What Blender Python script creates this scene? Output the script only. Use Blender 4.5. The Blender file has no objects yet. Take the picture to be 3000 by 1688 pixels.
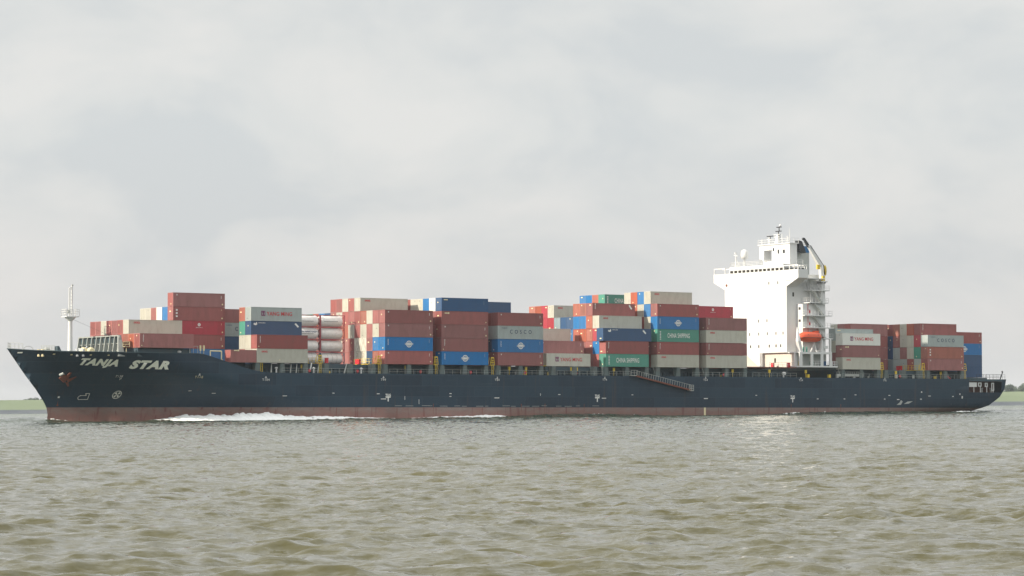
import bpy, bmesh, math, random
import numpy as np
from mathutils import Vector, Matrix
R = math.radians
random.seed(7)
C = bpy.context.scene
COL = C.collection

# ------------------------------------------------------------------ camera
cd = bpy.data.cameras.new('camera'); cam = bpy.data.objects.new('camera', cd); COL.objects.link(cam)
cd.sensor_width = 36.0; cd.lens = 36.0 * 8004 / 3000; cd.clip_start = 1.0; cd.clip_end = 60000
PITCH = math.atan(349 / 8004.0); ROLL = 0.0084
cam.matrix_world = Matrix.Translation((0, 0, 2.27)) @ Matrix.Rotation(math.pi / 2 + PITCH, 4, 'X') @ Matrix.Rotation(-ROLL, 4, 'Z')
C.camera = cam
C.render.resolution_x = 1024; C.render.resolution_y = 576
C.view_settings.view_transform = 'Standard'; C.view_settings.look = 'None'
C.view_settings.exposure = 0.32; C.view_settings.gamma = 1.0
C.cycles.use_denoising = True
C.cycles.max_bounces = 6; C.cycles.volume_bounces = 0; C.cycles.sample_clamp_indirect = 6.0

# ------------------------------------------------------------------ sun and sky
SUN_EL = R(28.5); SUN_AZ = R(202.0)          # azimuth measured from +X, anticlockwise: the sun stands to the left
sd = Vector((math.cos(SUN_EL) * math.cos(SUN_AZ), math.cos(SUN_EL) * math.sin(SUN_AZ), math.sin(SUN_EL)))
sl = bpy.data.lights.new('sun', 'SUN'); sl.energy = 4.8; sl.angle = R(1.2); sl.color = (1.0, 0.90, 0.74)
so = bpy.data.objects.new('sun', sl); COL.objects.link(so); so.rotation_euler = sd.to_track_quat('Z', 'Y').to_euler()

world = bpy.data.worlds.new("World"); C.world = world; world.use_nodes = True
nt = world.node_tree; N = nt.nodes; L = nt.links
for n in list(N): N.remove(n)
wo = N.new('ShaderNodeOutputWorld'); bg = N.new('ShaderNodeBackground'); L.new(bg.outputs[0], wo.inputs[0])
sky = N.new('ShaderNodeTexSky'); sky.sky_type = 'NISHITA'; sky.sun_disc = False
sky.sun_elevation = SUN_EL; sky.sun_rotation = math.pi / 2 - SUN_AZ
skm = N.new('ShaderNodeVectorMath'); skm.operation = 'SCALE'; skm.inputs['Scale'].default_value = 0.08
L.new(sky.outputs[0], skm.inputs[0])
tc = N.new('ShaderNodeTexCoord')
mp = N.new('ShaderNodeMapping'); mp.inputs['Scale'].default_value = (1, 1, 1.9); mp.inputs['Location'].default_value = (0.31, 0.17, 0.04)
L.new(tc.outputs['Generated'], mp.inputs[0])
n1 = N.new('ShaderNodeTexNoise'); n1.inputs['Scale'].default_value = 13.0; n1.inputs['Detail'].default_value = 6; n1.inputs['Roughness'].default_value = 0.52
n1.inputs['Distortion'].default_value = 0.35
L.new(mp.outputs[0], n1.inputs['Vector'])
cr = N.new('ShaderNodeValToRGB'); e = cr.color_ramp.elements
e[0].position = 0.38; e[0].color = (0.525, 0.548, 0.555, 1)
e[1].position = 0.64; e[1].color = (0.625, 0.625, 0.61, 1)
m_ = e.new(0.5); m_.color = (0.58, 0.592, 0.585, 1)
L.new(n1.outputs['Fac'], cr.inputs[0])
# lower sky to the right is a little warmer and darker than the top, overhead is brighter
sx = N.new('ShaderNodeSeparateXYZ'); L.new(tc.outputs['Generated'], sx.inputs[0])
mr = N.new('ShaderNodeMapRange'); mr.inputs['From Min'].default_value = 0.02; mr.inputs['From Max'].default_value = 0.10
L.new(sx.outputs['Z'], mr.inputs['Value'])
gr = N.new('ShaderNodeMix'); gr.data_type = 'RGBA'; gr.blend_type = 'MULTIPLY'; gr.inputs[0].default_value = 1.0
g2 = N.new('ShaderNodeMix'); g2.data_type = 'RGBA'
g2.inputs[6].default_value = (0.95, 0.925, 0.925, 1); g2.inputs[7].default_value = (1.01, 1.01, 1.01, 1)
L.new(mr.outputs[0], g2.inputs[0]); L.new(cr.outputs[0], gr.inputs[6]); L.new(g2.outputs[2], gr.inputs[7])
mr2 = N.new('ShaderNodeMapRange'); mr2.inputs['From Min'].default_value = 0.15; mr2.inputs['From Max'].default_value = 0.9
mr2.inputs['To Min'].default_value = 1.0; mr2.inputs['To Max'].default_value = 2.1
L.new(sx.outputs['Z'], mr2.inputs['Value'])
sc2 = N.new('ShaderNodeVectorMath'); sc2.operation = 'SCALE'; L.new(gr.outputs[2], sc2.inputs[0]); L.new(mr2.outputs[0], sc2.inputs['Scale'])
mx = N.new('ShaderNodeMix'); mx.data_type = 'RGBA'; mx.inputs[0].default_value = 0.97
L.new(skm.outputs[0], mx.inputs[6]); L.new(sc2.outputs[0], mx.inputs[7])
L.new(mx.outputs[2], bg.inputs[0]); bg.inputs[1].default_value = 1.0

# ------------------------------------------------------------------ helpers
def P3(*a): return Vector(a)
class MB:
    def __init__(s): s.v = []; s.f = []; s.m = []; s.cur = 0
    def quad(s, *pts):
        b = len(s.v); s.v += [tuple(p) for p in pts]; s.f.append(tuple(range(b, b + len(pts)))); s.m.append(s.cur)
    def box(s, x0, y0, z0, x1, y1, z1):
        b = len(s.v)
        s.v += [(x0, y0, z0), (x1, y0, z0), (x1, y1, z0), (x0, y1, z0), (x0, y0, z1), (x1, y0, z1), (x1, y1, z1), (x0, y1, z1)]
        for f in ((0, 3, 2, 1), (4, 5, 6, 7), (0, 1, 5, 4), (1, 2, 6, 5), (2, 3, 7, 6), (3, 0, 4, 7)):
            s.f.append(tuple(b + i for i in f)); s.m.append(s.cur)
        return s
    def hexa(s, lo, hi):          # two loops of points, bottom and top
        n = len(lo); b = len(s.v); s.v += [tuple(p) for p in lo] + [tuple(p) for p in hi]
        s.f.append(tuple(b + i for i in reversed(range(n)))); s.m.append(s.cur)
        s.f.append(tuple(b + n + i for i in range(n))); s.m.append(s.cur)
        for i in range(n):
            j = (i + 1) % n; s.f.append((b + i, b + j, b + n + j, b + n + i)); s.m.append(s.cur)
        return s
    def tube(s, p, q, r, r2=None, n=6):
        p = Vector(p); q = Vector(q); r2 = r if r2 is None else r2
        d = (q - p).normalized(); a = d.orthogonal().normalized(); c = d.cross(a)
        lo = [p + (a * math.cos(2 * math.pi * i / n) + c * math.sin(2 * math.pi * i / n)) * r for i in range(n)]
        hi = [q + (a * math.cos(2 * math.pi * i / n) + c * math.sin(2 * math.pi * i / n)) * r2 for i in range(n)]
        return s.hexa(lo, hi)
    def lathe(s, prof, c=(0, 0, 0), axis='z', n=20):
        b = len(s.v)
        for r, h in prof:
            for i in range(n):
                a = 2 * math.pi * i / n; u, w = r * math.cos(a), r * math.sin(a)
                s.v.append((c[0] + u, c[1] + w, c[2] + h) if axis == 'z' else (c[0] + h, c[1] + u, c[2] + w) if axis == 'x' else (c[0] + u, c[1] + h, c[2] + w))
        for k in range(len(prof) - 1):
            for i in range(n):
                j = (i + 1) % n; s.f.append((b + k * n + i, b + k * n + j, b + (k + 1) * n + j, b + (k + 1) * n + i)); s.m.append(s.cur)
        return s
    def rail(s, pts, h=1.05, r=0.035, step=1.5, mid=2):
        for p, q in zip(pts, pts[1:]):
            p = Vector(p); q = Vector(q); n = max(1, int((q - p).length / step))
            for k in range(mid + 1):
                z = Vector((0, 0, h * (mid + 1 - k) / (mid + 1))); s.tube(p + z, q + z, r, n=4)
            for i in range(n + 1):
                a = p.lerp(q, i / n); s.tube(a, a + Vector((0, 0, h)), r, n=4)
        return s
    def mesh(s, name, smooth=False):
        me = bpy.data.meshes.new(name); me.from_pydata(s.v, [], s.f)
        if any(s.m): me.polygons.foreach_set('material_index', s.m)
        bm = bmesh.new(); bm.from_mesh(me); bmesh.ops.recalc_face_normals(bm, faces=bm.faces); bm.to_mesh(me); bm.free()
        if smooth: me.polygons.foreach_set('use_smooth', [True] * len(me.polygons))
        return me
def link(name, me, mats, parent=None, loc=None, label=None):
    o = bpy.data.objects.new(name, me); COL.objects.link(o)
    if mats is not None:
        if not isinstance(mats, (list, tuple)): mats = [mats]
        if len(me.materials) == 0:
            for _ in mats: me.materials.append(None)
        for i, m in enumerate(mats): o.material_slots[i].link = 'OBJECT'; o.material_slots[i].material = m
    if parent is not None: o.parent = parent
    if loc is not None: o.location = loc
    if label: o['label'] = label
    return o
def tag(o, label, cat, group=None):
    o['label'] = label; o['category'] = cat
    if group: o['group'] = group
    return o

# ------------------------------------------------------------------ materials
MATS = {}
def mat(name, col, rough=0.5, metal=0.0, var=0.0, dirt=0.0, dirtcol=(0.2, 0.12, 0.07), scale=1.2, streak=0.0, spec=0.5):
    m = bpy.data.materials.new(name); m.use_nodes = True; t = m.node_tree; n = t.nodes; l = t.links
    b = n['Principled BSDF']; b.inputs['Roughness'].default_value = rough; b.inputs['Metallic'].default_value = metal
    b.inputs['Specular IOR Level'].default_value = spec
    b.inputs['Base Color'].default_value = (*col, 1)
    src = None
    if var > 0:
        oi = n.new('ShaderNodeObjectInfo'); h = n.new('ShaderNodeHueSaturation'); h.inputs['Color'].default_value = (*col, 1)
        a = n.new('ShaderNodeMapRange'); a.inputs['To Min'].default_value = 1 - var; a.inputs['To Max'].default_value = 1 + var
        l.new(oi.outputs['Random'], a.inputs['Value']); l.new(a.outputs[0], h.inputs['Value'])
        a2 = n.new('ShaderNodeMath'); a2.operation = 'MULTIPLY'; a2.inputs[1].default_value = 7.31; l.new(oi.outputs['Random'], a2.inputs[0])
        a3 = n.new('ShaderNodeMath'); a3.operation = 'FRACT'; l.new(a2.outputs[0], a3.inputs[0])
        a4 = n.new('ShaderNodeMapRange'); a4.inputs['To Min'].default_value = 1 - 1.2 * var; a4.inputs['To Max'].default_value = 1 + 0.6 * var
        l.new(a3.outputs[0], a4.inputs['Value']); l.new(a4.outputs[0], h.inputs['Saturation'])
        src = h.outputs[0]
    if dirt > 0:
        tcx = n.new('ShaderNodeTexCoord'); mpx = n.new('ShaderNodeMapping'); mpx.inputs['Scale'].default_value = (1, 1, 0.3 if streak else 1)
        l.new(tcx.outputs['Object'], mpx.inputs[0])
        if var > 0:
            ov = n.new('ShaderNodeVectorMath'); ov.operation = 'SCALE'; ov.inputs[0].default_value = (31, 17, 5); l.new(oi.outputs['Random'], ov.inputs['Scale'])
            l.new(ov.outputs[0], mpx.inputs['Location'])
        no = n.new('ShaderNodeTexNoise'); no.inputs['Scale'].default_value = scale; no.inputs['Detail'].default_value = 5; no.inputs['Roughness'].default_value = 0.65
        l.new(mpx.outputs[0], no.inputs['Vector'])
        rp = n.new('ShaderNodeMapRange'); rp.inputs['From Min'].default_value = 0.45; rp.inputs['From Max'].default_value = 0.8; rp.inputs['To Max'].default_value = dirt
        l.new(no.outputs['Fac'], rp.inputs['Value'])
        mi = n.new('ShaderNodeMix'); mi.data_type = 'RGBA'; l.new(rp.outputs[0], mi.inputs[0]); mi.inputs[7].default_value = (*dirtcol, 1)
        if src: l.new(src, mi.inputs[6])
        else: mi.inputs[6].default_value = (*col, 1)
        src = mi.outputs[2]
        rr = n.new('ShaderNodeMapRange'); rr.inputs['To Min'].default_value = rough - 0.08; rr.inputs['To Max'].default_value = rough + 0.15
        l.new(no.outputs['Fac'], rr.inputs['Value']); l.new(rr.outputs[0], b.inputs['Roughness'])
    if src: l.new(src, b.inputs['Base Color'])
    MATS[name] = m; return m
BX = dict(
    M=mat('paint_maroon', (0.325, 0.105, 0.098), 0.55, var=0.18, dirt=0.6, dirtcol=(0.17, 0.085, 0.07), scale=0.9, streak=1),
    O=mat('paint_rust_orange', (0.38, 0.105, 0.065), 0.55, var=0.16, dirt=0.6, dirtcol=(0.2, 0.09, 0.06), scale=0.9, streak=1),
    R=mat('paint_red', (0.42, 0.045, 0.065), 0.45, var=0.08, dirt=0.45, dirtcol=(0.2, 0.07, 0.06), streak=1),
    G=mat('paint_warm_grey', (0.50, 0.49, 0.42), 0.5, var=0.08, dirt=0.45, dirtcol=(0.3, 0.26, 0.2), streak=1),
    B=mat('paint_blue', (0.02, 0.17, 0.42), 0.45, var=0.1, dirt=0.4, dirtcol=(0.04, 0.11, 0.2), streak=1),
    N=mat('paint_navy', (0.03, 0.085, 0.19), 0.5, var=0.12, dirt=0.25, dirtcol=(0.07, 0.08, 0.1), streak=1),
    T=mat('paint_green', (0.08, 0.29, 0.22), 0.45, var=0.08, dirt=0.25, dirtcol=(0.1, 0.16, 0.12), streak=1),
    C=mat('paint_cool_grey', (0.37, 0.42, 0.41), 0.5, var=0.05, dirt=0.45, dirtcol=(0.24, 0.22, 0.2), streak=1),
    W=mat('paint_white', (0.70, 0.70, 0.65), 0.45, var=0.04, dirt=0.3, dirtcol=(0.38, 0.34, 0.26), streak=1),
    D=mat('paint_dirty_white', (0.66, 0.64, 0.56), 0.5, dirt=0.95, dirtcol=(0.2, 0.17, 0.12), scale=2.6, streak=1),
    S=mat('paint_steel_blue_grey', (0.23, 0.30, 0.33), 0.5, var=0.1, dirt=0.3, streak=1))
WHITE = mat('ship_white', (0.66, 0.665, 0.66), 0.45, dirt=0.18, dirtcol=(0.62, 0.56, 0.46), scale=0.6, streak=1)
BEIGE = mat('ship_beige', (0.60, 0.56, 0.50), 0.5, dirt=0.3, dirtcol=(0.45, 0.36, 0.28), scale=0.8, streak=1)
GREYG = mat('deck_grey_green', (0.11, 0.145, 0.145), 0.6, dirt=0.5, dirtcol=(0.16, 0.11, 0.08), scale=0.8)
LGREY = mat('light_grey', (0.42, 0.44, 0.42), 0.55, dirt=0.4, dirtcol=(0.25, 0.2, 0.16), scale=1.0)
COAM = mat('coaming_blue_grey', (0.04, 0.075, 0.095), 0.6, dirt=0.5, dirtcol=(0.10, 0.09, 0.08), scale=0.7)
YEL = mat('safety_yellow', (0.70, 0.50, 0.04), 0.5, dirt=0.2)
RED = mat('signal_red', (0.55, 0.03, 0.04), 0.5)
ORG = mat('lifeboat_orange', (0.72, 0.10, 0.035), 0.4, dirt=0.15)
DARK = mat('dark_grey', (0.03, 0.032, 0.036), 0.5)
GLASS = mat('window_dark', (0.035, 0.03, 0.022), 0.15)
MARKW = mat('marking_white', (0.78, 0.78, 0.74), 0.6, dirt=0.2, dirtcol=(0.4, 0.4, 0.38), scale=2)
MARKC = mat('marking_cream', (0.78, 0.68, 0.42), 0.6)
MARKR = mat('marking_red', (0.55, 0.03, 0.04), 0.6)
MARKN = mat('marking_navy', (0.015, 0.03, 0.10), 0.6)
NAMEC = mat('name_cream', (0.90, 0.90, 0.80), 0.6, dirt=0.2, dirtcol=(0.42, 0.40, 0.32), scale=1.5)
RUST = mat('rust', (0.20, 0.06, 0.035), 0.8, dirt=0.5, dirtcol=(0.10, 0.05, 0.04), scale=2)
FBLUE = mat('funnel_blue', (0.02, 0.13, 0.30), 0.45)
TANK = mat('tank_silver_white', (0.80, 0.78, 0.75), 0.45, 0.0, var=0.05, dirt=0.35, dirtcol=(0.36, 0.31, 0.3), scale=1.5)
DECKR = mat('deck_red_brown', (0.16, 0.055, 0.04), 0.7, dirt=0.4)

# ------------------------------------------------------------------ ship frame: s runs aft, t to starboard (away from the camera), z up from the container base plane
TH = R(34.91); TAU = 0.0076
SHIP = Matrix.Translation((-74.87, 548.7, 12.1)) @ Matrix.Rotation(TH, 4, 'Z') @ Matrix.Rotation(TAU, 4, 'Y')

def tab(tb, v):
    if v <= tb[0][0]: return tb[0][1]
    for (a, b), (c, d) in zip(tb, tb[1:]):
        if v <= c: return b + (d - b) * (v - a) / (c - a)
    return tb[-1][1]
STEM = [(-14, -13.4), (-13, -13.2), (-12.2, -12.7), (-10.5, -12.5), (-9.2, -12.8), (-7.9, -13.5), (-5.5, -15.2), (-2.6, -17.6), (2.6, -21.5)]
LE = [(-13, 68), (-9.2, 60), (-6, 46), (-2, 34), (2.6, 26)]
PP = [(-13, 1.7), (-9.2, 1.75), (-2, 1.9), (2.6, 2.0)]
QQ = [(-13, 1.15), (-9.2, 1.1), (-2, .98), (2.6, .9)]
SEND = [(-12, 226), (-10.6, 231), (-9.6, 234.6), (-8.6, 237.6), (-6.6, 240.9), (-4.4, 242.6), (-2, 243)]
S0 = [(-12, 185), (-9.6, 195), (-6, 200), (-2, 215)]
KK = [(-13, .7), (-12, .5), (-10.6, .28), (-9.6, .14), (-8.6, .08), (-6.6, .05), (-2, .03)]
ZTOP = [(-21.5, 2.6), (-18, 2.25), (-13, 2.0), (-2, 1.78), (13, 1.68), (15, 1.5), (19, .38), (22.5, -.65), (26, -1.55), (29, -2.0), (33, -2.05)]
HB = 16.25
def half(s, z):
    u = (s - tab(STEM, z)) / tab(LE, z)
    if u <= 0: return 0.0
    h = 1.0 if u >= 1 else (1 - (1 - u) ** tab(PP, z)) ** tab(QQ, z)
    se = tab(SEND, z); s0 = tab(S0, z)
    if s > s0: h *= 1 - tab(KK, z) * min(1, (s - s0) / (se - s0)) ** 2.4
    return HB * h
def ht(s, z): return 16.1 - half(s, z)

ship = bpy.data.objects.new('container_ship', None); COL.objects.link(ship)
BASE = Vector((110, 16.1, -11.2))
ship.matrix_world = SHIP @ Matrix.Translation(BASE)
tag(ship, 'long dark blue container ship, red below the waterline, tall white bridge near its stern', 'ship')
def part(name, mb, mats, parent=None, smooth=False, label=None):
    me = mb if isinstance(mb, bpy.types.Mesh) else mb.mesh(name, smooth)
    return link(name, me, mats, parent or ship, -BASE if parent is None else None, label)
def sub(name, mb, mats, parent, smooth=False, label=None):
    me = mb if isinstance(mb, bpy.types.Mesh) else mb.mesh(name, smooth)
    return link(name, me, mats, parent, None, label)

# ---- hull material: dark blue above, scuffed anti-fouling red below
def hull_mat():
    m = bpy.data.materials.new('hull_paint'); m.use_nodes = True; t = m.node_tree; n = t.nodes; l = t.links; b = n['Principled BSDF']
    tcx = n.new('ShaderNodeTexCoord'); sp = n.new('ShaderNodeSeparateXYZ'); l.new(tcx.outputs['Object'], sp.inputs[0])
    def noise(sc, scale, det=4):
        mpx = n.new('ShaderNodeMapping'); mpx.inputs['Scale'].default_value = sc; l.new(tcx.outputs['Object'], mpx.inputs[0])
        no = n.new('ShaderNodeTexNoise'); no.inputs['Scale'].default_value = scale; no.inputs['Detail'].default_value = det; no.inputs['Roughness'].default_value = 0.62
        l.new(mpx.outputs[0], no.inputs['Vector']); return no.outputs['Fac']
    def mr(v, a, b_, c=0.0, d=1.0):
        x = n.new('ShaderNodeMapRange'); x.inputs['From Min'].default_value = a; x.inputs['From Max'].default_value = b_
        x.inputs['To Min'].default_value = c; x.inputs['To Max'].default_value = d; l.new(v, x.inputs['Value']); return x.outputs[0]
    def mix(f, a, b_):
        x = n.new('ShaderNodeMix'); x.data_type = 'RGBA'
        if isinstance(f, float): x.inputs[0].default_value = f
        else: l.new(f, x.inputs[0])
        for i, v in ((6, a), (7, b_)):
            if isinstance(v, tuple): x.inputs[i].default_value = (*v, 1)
            else: l.new(v, x.inputs[i])
        return x.outputs[2]
    def mul(a, b_):
        x = n.new('ShaderNodeMath'); x.operation = 'MULTIPLY'
        for i, v in ((0, a), (1, b_)):
            if isinstance(v, float): x.inputs[i].default_value = v
            else: l.new(v, x.inputs[i])
        return x.outputs[0]
    blue = mix(mr(noise((1, 1, .35), .35), .35, .75), (0.010, 0.025, 0.045), (0.017, 0.037, 0.060))
    blue = mix(mr(noise((.06, 1, 1), 1.6, 2), .62, .8, 0, .35), blue, (0.06, 0.085, 0.10))
    # pale scuffs where tugs and quays rub, low on the blue
    cmb = n.new('ShaderNodeCombineXYZ'); l.new(sp.outputs['X'], cmb.inputs[0]); l.new(sp.outputs['Z'], cmb.inputs[1])
    bk = n.new('ShaderNodeTexBrick'); l.new(cmb.outputs[0], bk.inputs['Vector']); bk.inputs['Scale'].default_value = 1.0; bk.inputs['Brick Width'].default_value = 9.0; bk.inputs['Row Height'].default_value = 2.3
    bk.inputs['Mortar Size'].default_value = .05; bk.inputs['Mortar Smooth'].default_value = .6; bk.inputs['Color1'].default_value = (.35, .35, .35, 1); bk.inputs['Color2'].default_value = (.65, .65, .65, 1); bk.inputs['Mortar'].default_value = (0, 0, 0, 1)
    blue = mix(mul(bk.outputs['Fac'], .6), blue, (0.05, 0.075, 0.10))
    blue = mix(mr(bk.outputs['Color'], .35, .65, 0, .4), blue, (0.03, 0.07, 0.105))
    blue = mix(mr(noise((.9, 1, .05), 1.1, 3), .60, .74, 0, .6), blue, (0.065, 0.052, 0.05))
    low = mr(sp.outputs['Z'], -8.8, -5.5, 1, 0)
    blue = mix(mul(mr(noise((1, 1, .5), 2.3, 6), .66, .74, 0, .55), low), blue, (0.20, 0.23, 0.24))
    red = mix(mr(noise((.5, 1, .6), .8), .35, .7), (0.25, 0.125, 0.105), (0.20, 0.12, 0.105))
    up = mr(sp.outputs['Z'], -11.0, -9.6, 0, .75)
    red = mix(mul(up, mr(noise((.3, 1, 1), 1.2), .3, .62)), red, (0.235, 0.205, 0.185))
    red = mix(mr(noise((1.3, 1, .07), .9, 3), .58, .72, 0, .75), red, (0.15, 0.035, 0.025))
    st = mr(sp.outputs['Z'], -9.21, -9.19)
    col = mix(st, red, blue)
    l.new(col, b.inputs['Base Color'])
    l.new(mr(noise((1, 1, 1), 1.5), .3, .7, .38, .6), b.inputs['Roughness'])
    # faint plate dents
    bp = n.new('ShaderNodeBump'); bp.inputs['Strength'].default_value = 0.25; bp.inputs['Distance'].default_value = 0.06
    l.new(noise((.4, 1, .4), .8, 3), bp.inputs['Height']); l.new(bp.outputs[0], b.inputs['Normal'])
    b.inputs['Specular IOR Level'].default_value = 0.3
    return m
HULLM = hull_mat()

# ---- hull shell
def build_hull():
    low = [-13.6, -13, -12.2, -11.4, -10.6, -9.9, -9.2, -8.6, -7.9, -7.2, -6.4, -5.5]
    us = [i / 60 for i in range(61)]
    REC = (229.8, 241.4)
    stn = [-21.45] + [-21.3 + .35 * i for i in range(10)] + [-17.5 + i * .9 for i in range(60)]
    stn = [x for x in stn if x < 34] + list(range(35, 165, 6)) + list(range(166, 229, 3)) + [229.78, 229.8, 231, 232.5, 234, 235.5, 237, 238.2, 239.2, 240, 240.7, 241.4, 241.42, 242, 242.5, 242.8, 243]
    mb = MB(); rows = []
    def ztop(s):
        if REC[0] <= s <= REC[1]: return -5.35
        return tab(ZTOP, s) if s < 40 else -2.05
    K = 7
    for side in (-1, 1):
        grid = []
        for s in stn:
            zt = ztop(s) if side == -1 else (tab(ZTOP, s) if s < 40 else -2.05)
            zs = low + [(-5.5 + (zt + 5.5) * (k + 1) / K) for k in range(K)]
            colv = []
            for z in zs:
                ss = min(max(s, tab(STEM, z)), tab(SEND, z))
                h = half(ss, z) if ss > tab(STEM, z) else 0.0
                colv.append((ss, 16.1 + side * h, z))
            grid.append(colv)
        b = len(mb.v); n = len(grid[0])
        for g in grid: mb.v += g
        for i in range(len(grid) - 1):
            for k in range(n - 1):
                f = (b + i * n + k, b + (i + 1) * n + k, b + (i + 1) * n + k + 1, b + i * n + k + 1)
                P = [mb.v[j] for j in f]
                if len(set(P)) < 3: continue
                mb.f.append(f); mb.m.append(0)
        rows.append([g for g in grid])
    # transom closing
    for k in range(len(rows[0][0]) - 1):
        a, b_ = rows[0][-1][k], rows[0][-1][k + 1]; c, d = rows[1][-1][k + 1], rows[1][-1][k]
        mb.quad(a, b_, c, d)
    me = mb.mesh('hull'); 
    bm = bmesh.new(); bm.from_mesh(me); bmesh.ops.remove_doubles(bm, verts=bm.verts, dist=0.004); bmesh.ops.dissolve_degenerate(bm, edges=bm.edges, dist=0.001)
    bmesh.ops.recalc_face_normals(bm, faces=bm.faces); bm.to_mesh(me); bm.free()
    # outward check
    me.polygons.foreach_set('use_smooth', [True] * len(me.polygons))
    return me
hullme = build_hull()
hull = part('hull', hullme, HULLM)
bm = bmesh.new(); bm.from_mesh(hullme)
ed = [e for e in bm.edges if len(e.link_faces) == 2 and e.calc_face_angle() > 0.6]
for e_ in ed: e_.smooth = False
bm.to_mesh(hullme); bm.free()

# ---- decks
def deck(name, zf, s0, s1, m, inset=0.05, n=40, x_mid=None):
    mb = MB()
    pr = None
    for i in range(n + 1):
        s = s0 + (s1 - s0) * i / n; z = zf(s); h = max(0.05, half(s, z) - inset)
        a = (s, 16.1 - h, z); b = (s, 16.1 + h, z)
        if pr: mb.quad(pr[0], a, b, pr[1])
        pr = (a, b)
    return part(name, mb, m)
deck('forecastle_deck', lambda s: 1.0, -20.3, 16.5, GREYG)
deck('main_deck', lambda s: -2.12, 16.0, 242.9, GREYG)
mb = MB(); mb.box(16.4, 0.6, -2.1, 16.6, 31.6, 0.99); part('forecastle_bulkhead', mb, LGREY)
# bulwark cap rail at the bow, thin bright edge
mb = MB(); pr = None
for sg in (-1, 1):
    pr = None
    for i in range(70):
        s = -21.45 + 36 * i / 69 if i else -21.45
        z = tab(ZTOP, s); t = 16.1 + sg * half(s, z); p = Vector((s, t, z + .03))
        if pr is not None: mb.tube(pr, p, .09, n=4)
        pr = p
part('bulwark_rail', mb, COAM)

# ------------------------------------------------------------------ text
TXT = {}
def text_mesh(body, w, h, key=None, shear=0.0, space=1.0, bold=0.0, extr=0.0, sub_div=0):
    k = (body, w, h, shear, space, bold, extr, sub_div)
    if k in TXT: return TXT[k]
    cu = bpy.data.curves.new('txt', 'FONT'); cu.body = body; cu.size = 1; cu.shear = shear; cu.space_character = space; cu.offset = bold; cu.extrude = extr; cu.resolution_u = 3
    o = bpy.data.objects.new('txt', cu); COL.objects.link(o)
    dg = bpy.context.evaluated_depsgraph_get(); me = bpy.data.meshes.new_from_object(o.evaluated_get(dg))
    bpy.data.objects.remove(o); bpy.data.curves.remove(cu)
    co = np.empty(len(me.vertices) * 3); me.vertices.foreach_get('co', co); co = co.reshape(-1, 3)
    mn, mx_ = co.min(0), co.max(0)
    out = np.zeros_like(co)
    out[:, 0] = (co[:, 0] - mn[0]) / (mx_[0] - mn[0]) * w
    out[:, 2] = (co[:, 1] - mn[1]) / (mx_[1] - mn[1]) * h
    out[:, 1] = -co[:, 2]
    me.vertices.foreach_set('co', out.ravel()); me.materials.clear()
    if sub_div:
        bm = bmesh.new(); bm.from_mesh(me); bmesh.ops.triangulate(bm, faces=bm.faces)
        bmesh.ops.subdivide_edges(bm, edges=[e for e in bm.edges if e.calc_length() > .3], cuts=sub_div, use_grid_fill=True); bm.to_mesh(me); bm.free()
    me.name = 'lettering'; TXT[k] = me; return me
def on_hull(me, bl, br, off=0.13):
    """lay a flat lettering mesh (x along, z up) on the flared hull; bl, br = (s, z) of its lower corners"""
    me = me.copy(); w = max(v.co.x for v in me.vertices)
    for v in me.vertices:
        f = v.co.x / w; s = bl[0] + (br[0] - bl[0]) * f; z = bl[1] + (br[1] - bl[1]) * f + v.co.z
        v.co = Vector((s, ht(s, z) - off + v.co.y, z))
    return me
def hsub(name, me, m, label=None): return sub(name, me, m, hull, label=label)
hsub('name_lettering', on_hull(text_mesh('TANJA', 6.8, 1.75, shear=.25, bold=.066, space=1.15, sub_div=2), (-9.7, -1.08), (-2.95, -1.42)), NAMEC)
hsub('name_lettering', on_hull(text_mesh('STAR', 7.8, 1.75, shear=.25, bold=.066, space=1.15, sub_div=2), (-0.8, -1.48), (6.9, -1.62)), NAMEC)
def flat_mark(shapes, off=0.03):
    mb = MB()
    for q in shapes:
        mb.quad(*[(s, ht(s, z) - off, z) for s, z in q])
    return mb
def rect(s, z, w, h): return [(s, z), (s + w, z), (s + w, z + h), (s, z + h)]
for s, z, tx, w in ((28.1, -3.75, 'T104', 1.75), (57.0, -3.55, 'T94', 1.25), (86.4, -3.4, 'T84', 1.25), (115.8, -3.2, 'T74', 1.25), (144.9, -3.05, 'T64', 1.25), (173.9, -2.95, 'T54', 1.25), (200.8, -2.85, 'T41', 1.1), (12.8, -3.3, 'T118', 1.7), (-2.4, -3.2, 'T138', 1.3), (-1.4, -3.7, 'P', .3)):
    m_ = text_mesh(tx, w, .46 if tx != 'P' else .38, bold=.0, space=1.2)
    hsub('lettering', on_hull(m_, (s, z), (s + w, z), .04), MARKC if tx == 'T118' else MARKW)
for s, z in ((28.9, -3.2), (57.6, -3.0), (87.0, -2.9), (116.4, -2.7), (145.5, -2.5), (174.5, -2.42), (201.3, -2.35), (13.6, -2.75)):
    hsub('frame_tick', flat_mark([rect(s, z, .14, .42), rect(s - .18, z + .02, .5, .09)], .04), MARKW)
for s in (58.2, 113.7, 171.3):
    sh = [rect(s, -7.15, 1.25, .28), rect(s + .5, -7.95, .28, .8)]
    if s < 60: sh.append(rect(s - 1.2, -7.5, 1.35, .16))
    hsub('tug_mark', flat_mark(sh, .04), MARKW)
    hsub('tug_lettering', on_hull(text_mesh('TUG', 1.35, .5, bold=.04), (s - .05, -6.82), (s + 1.3, -6.82), .04), MARKW)
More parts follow.
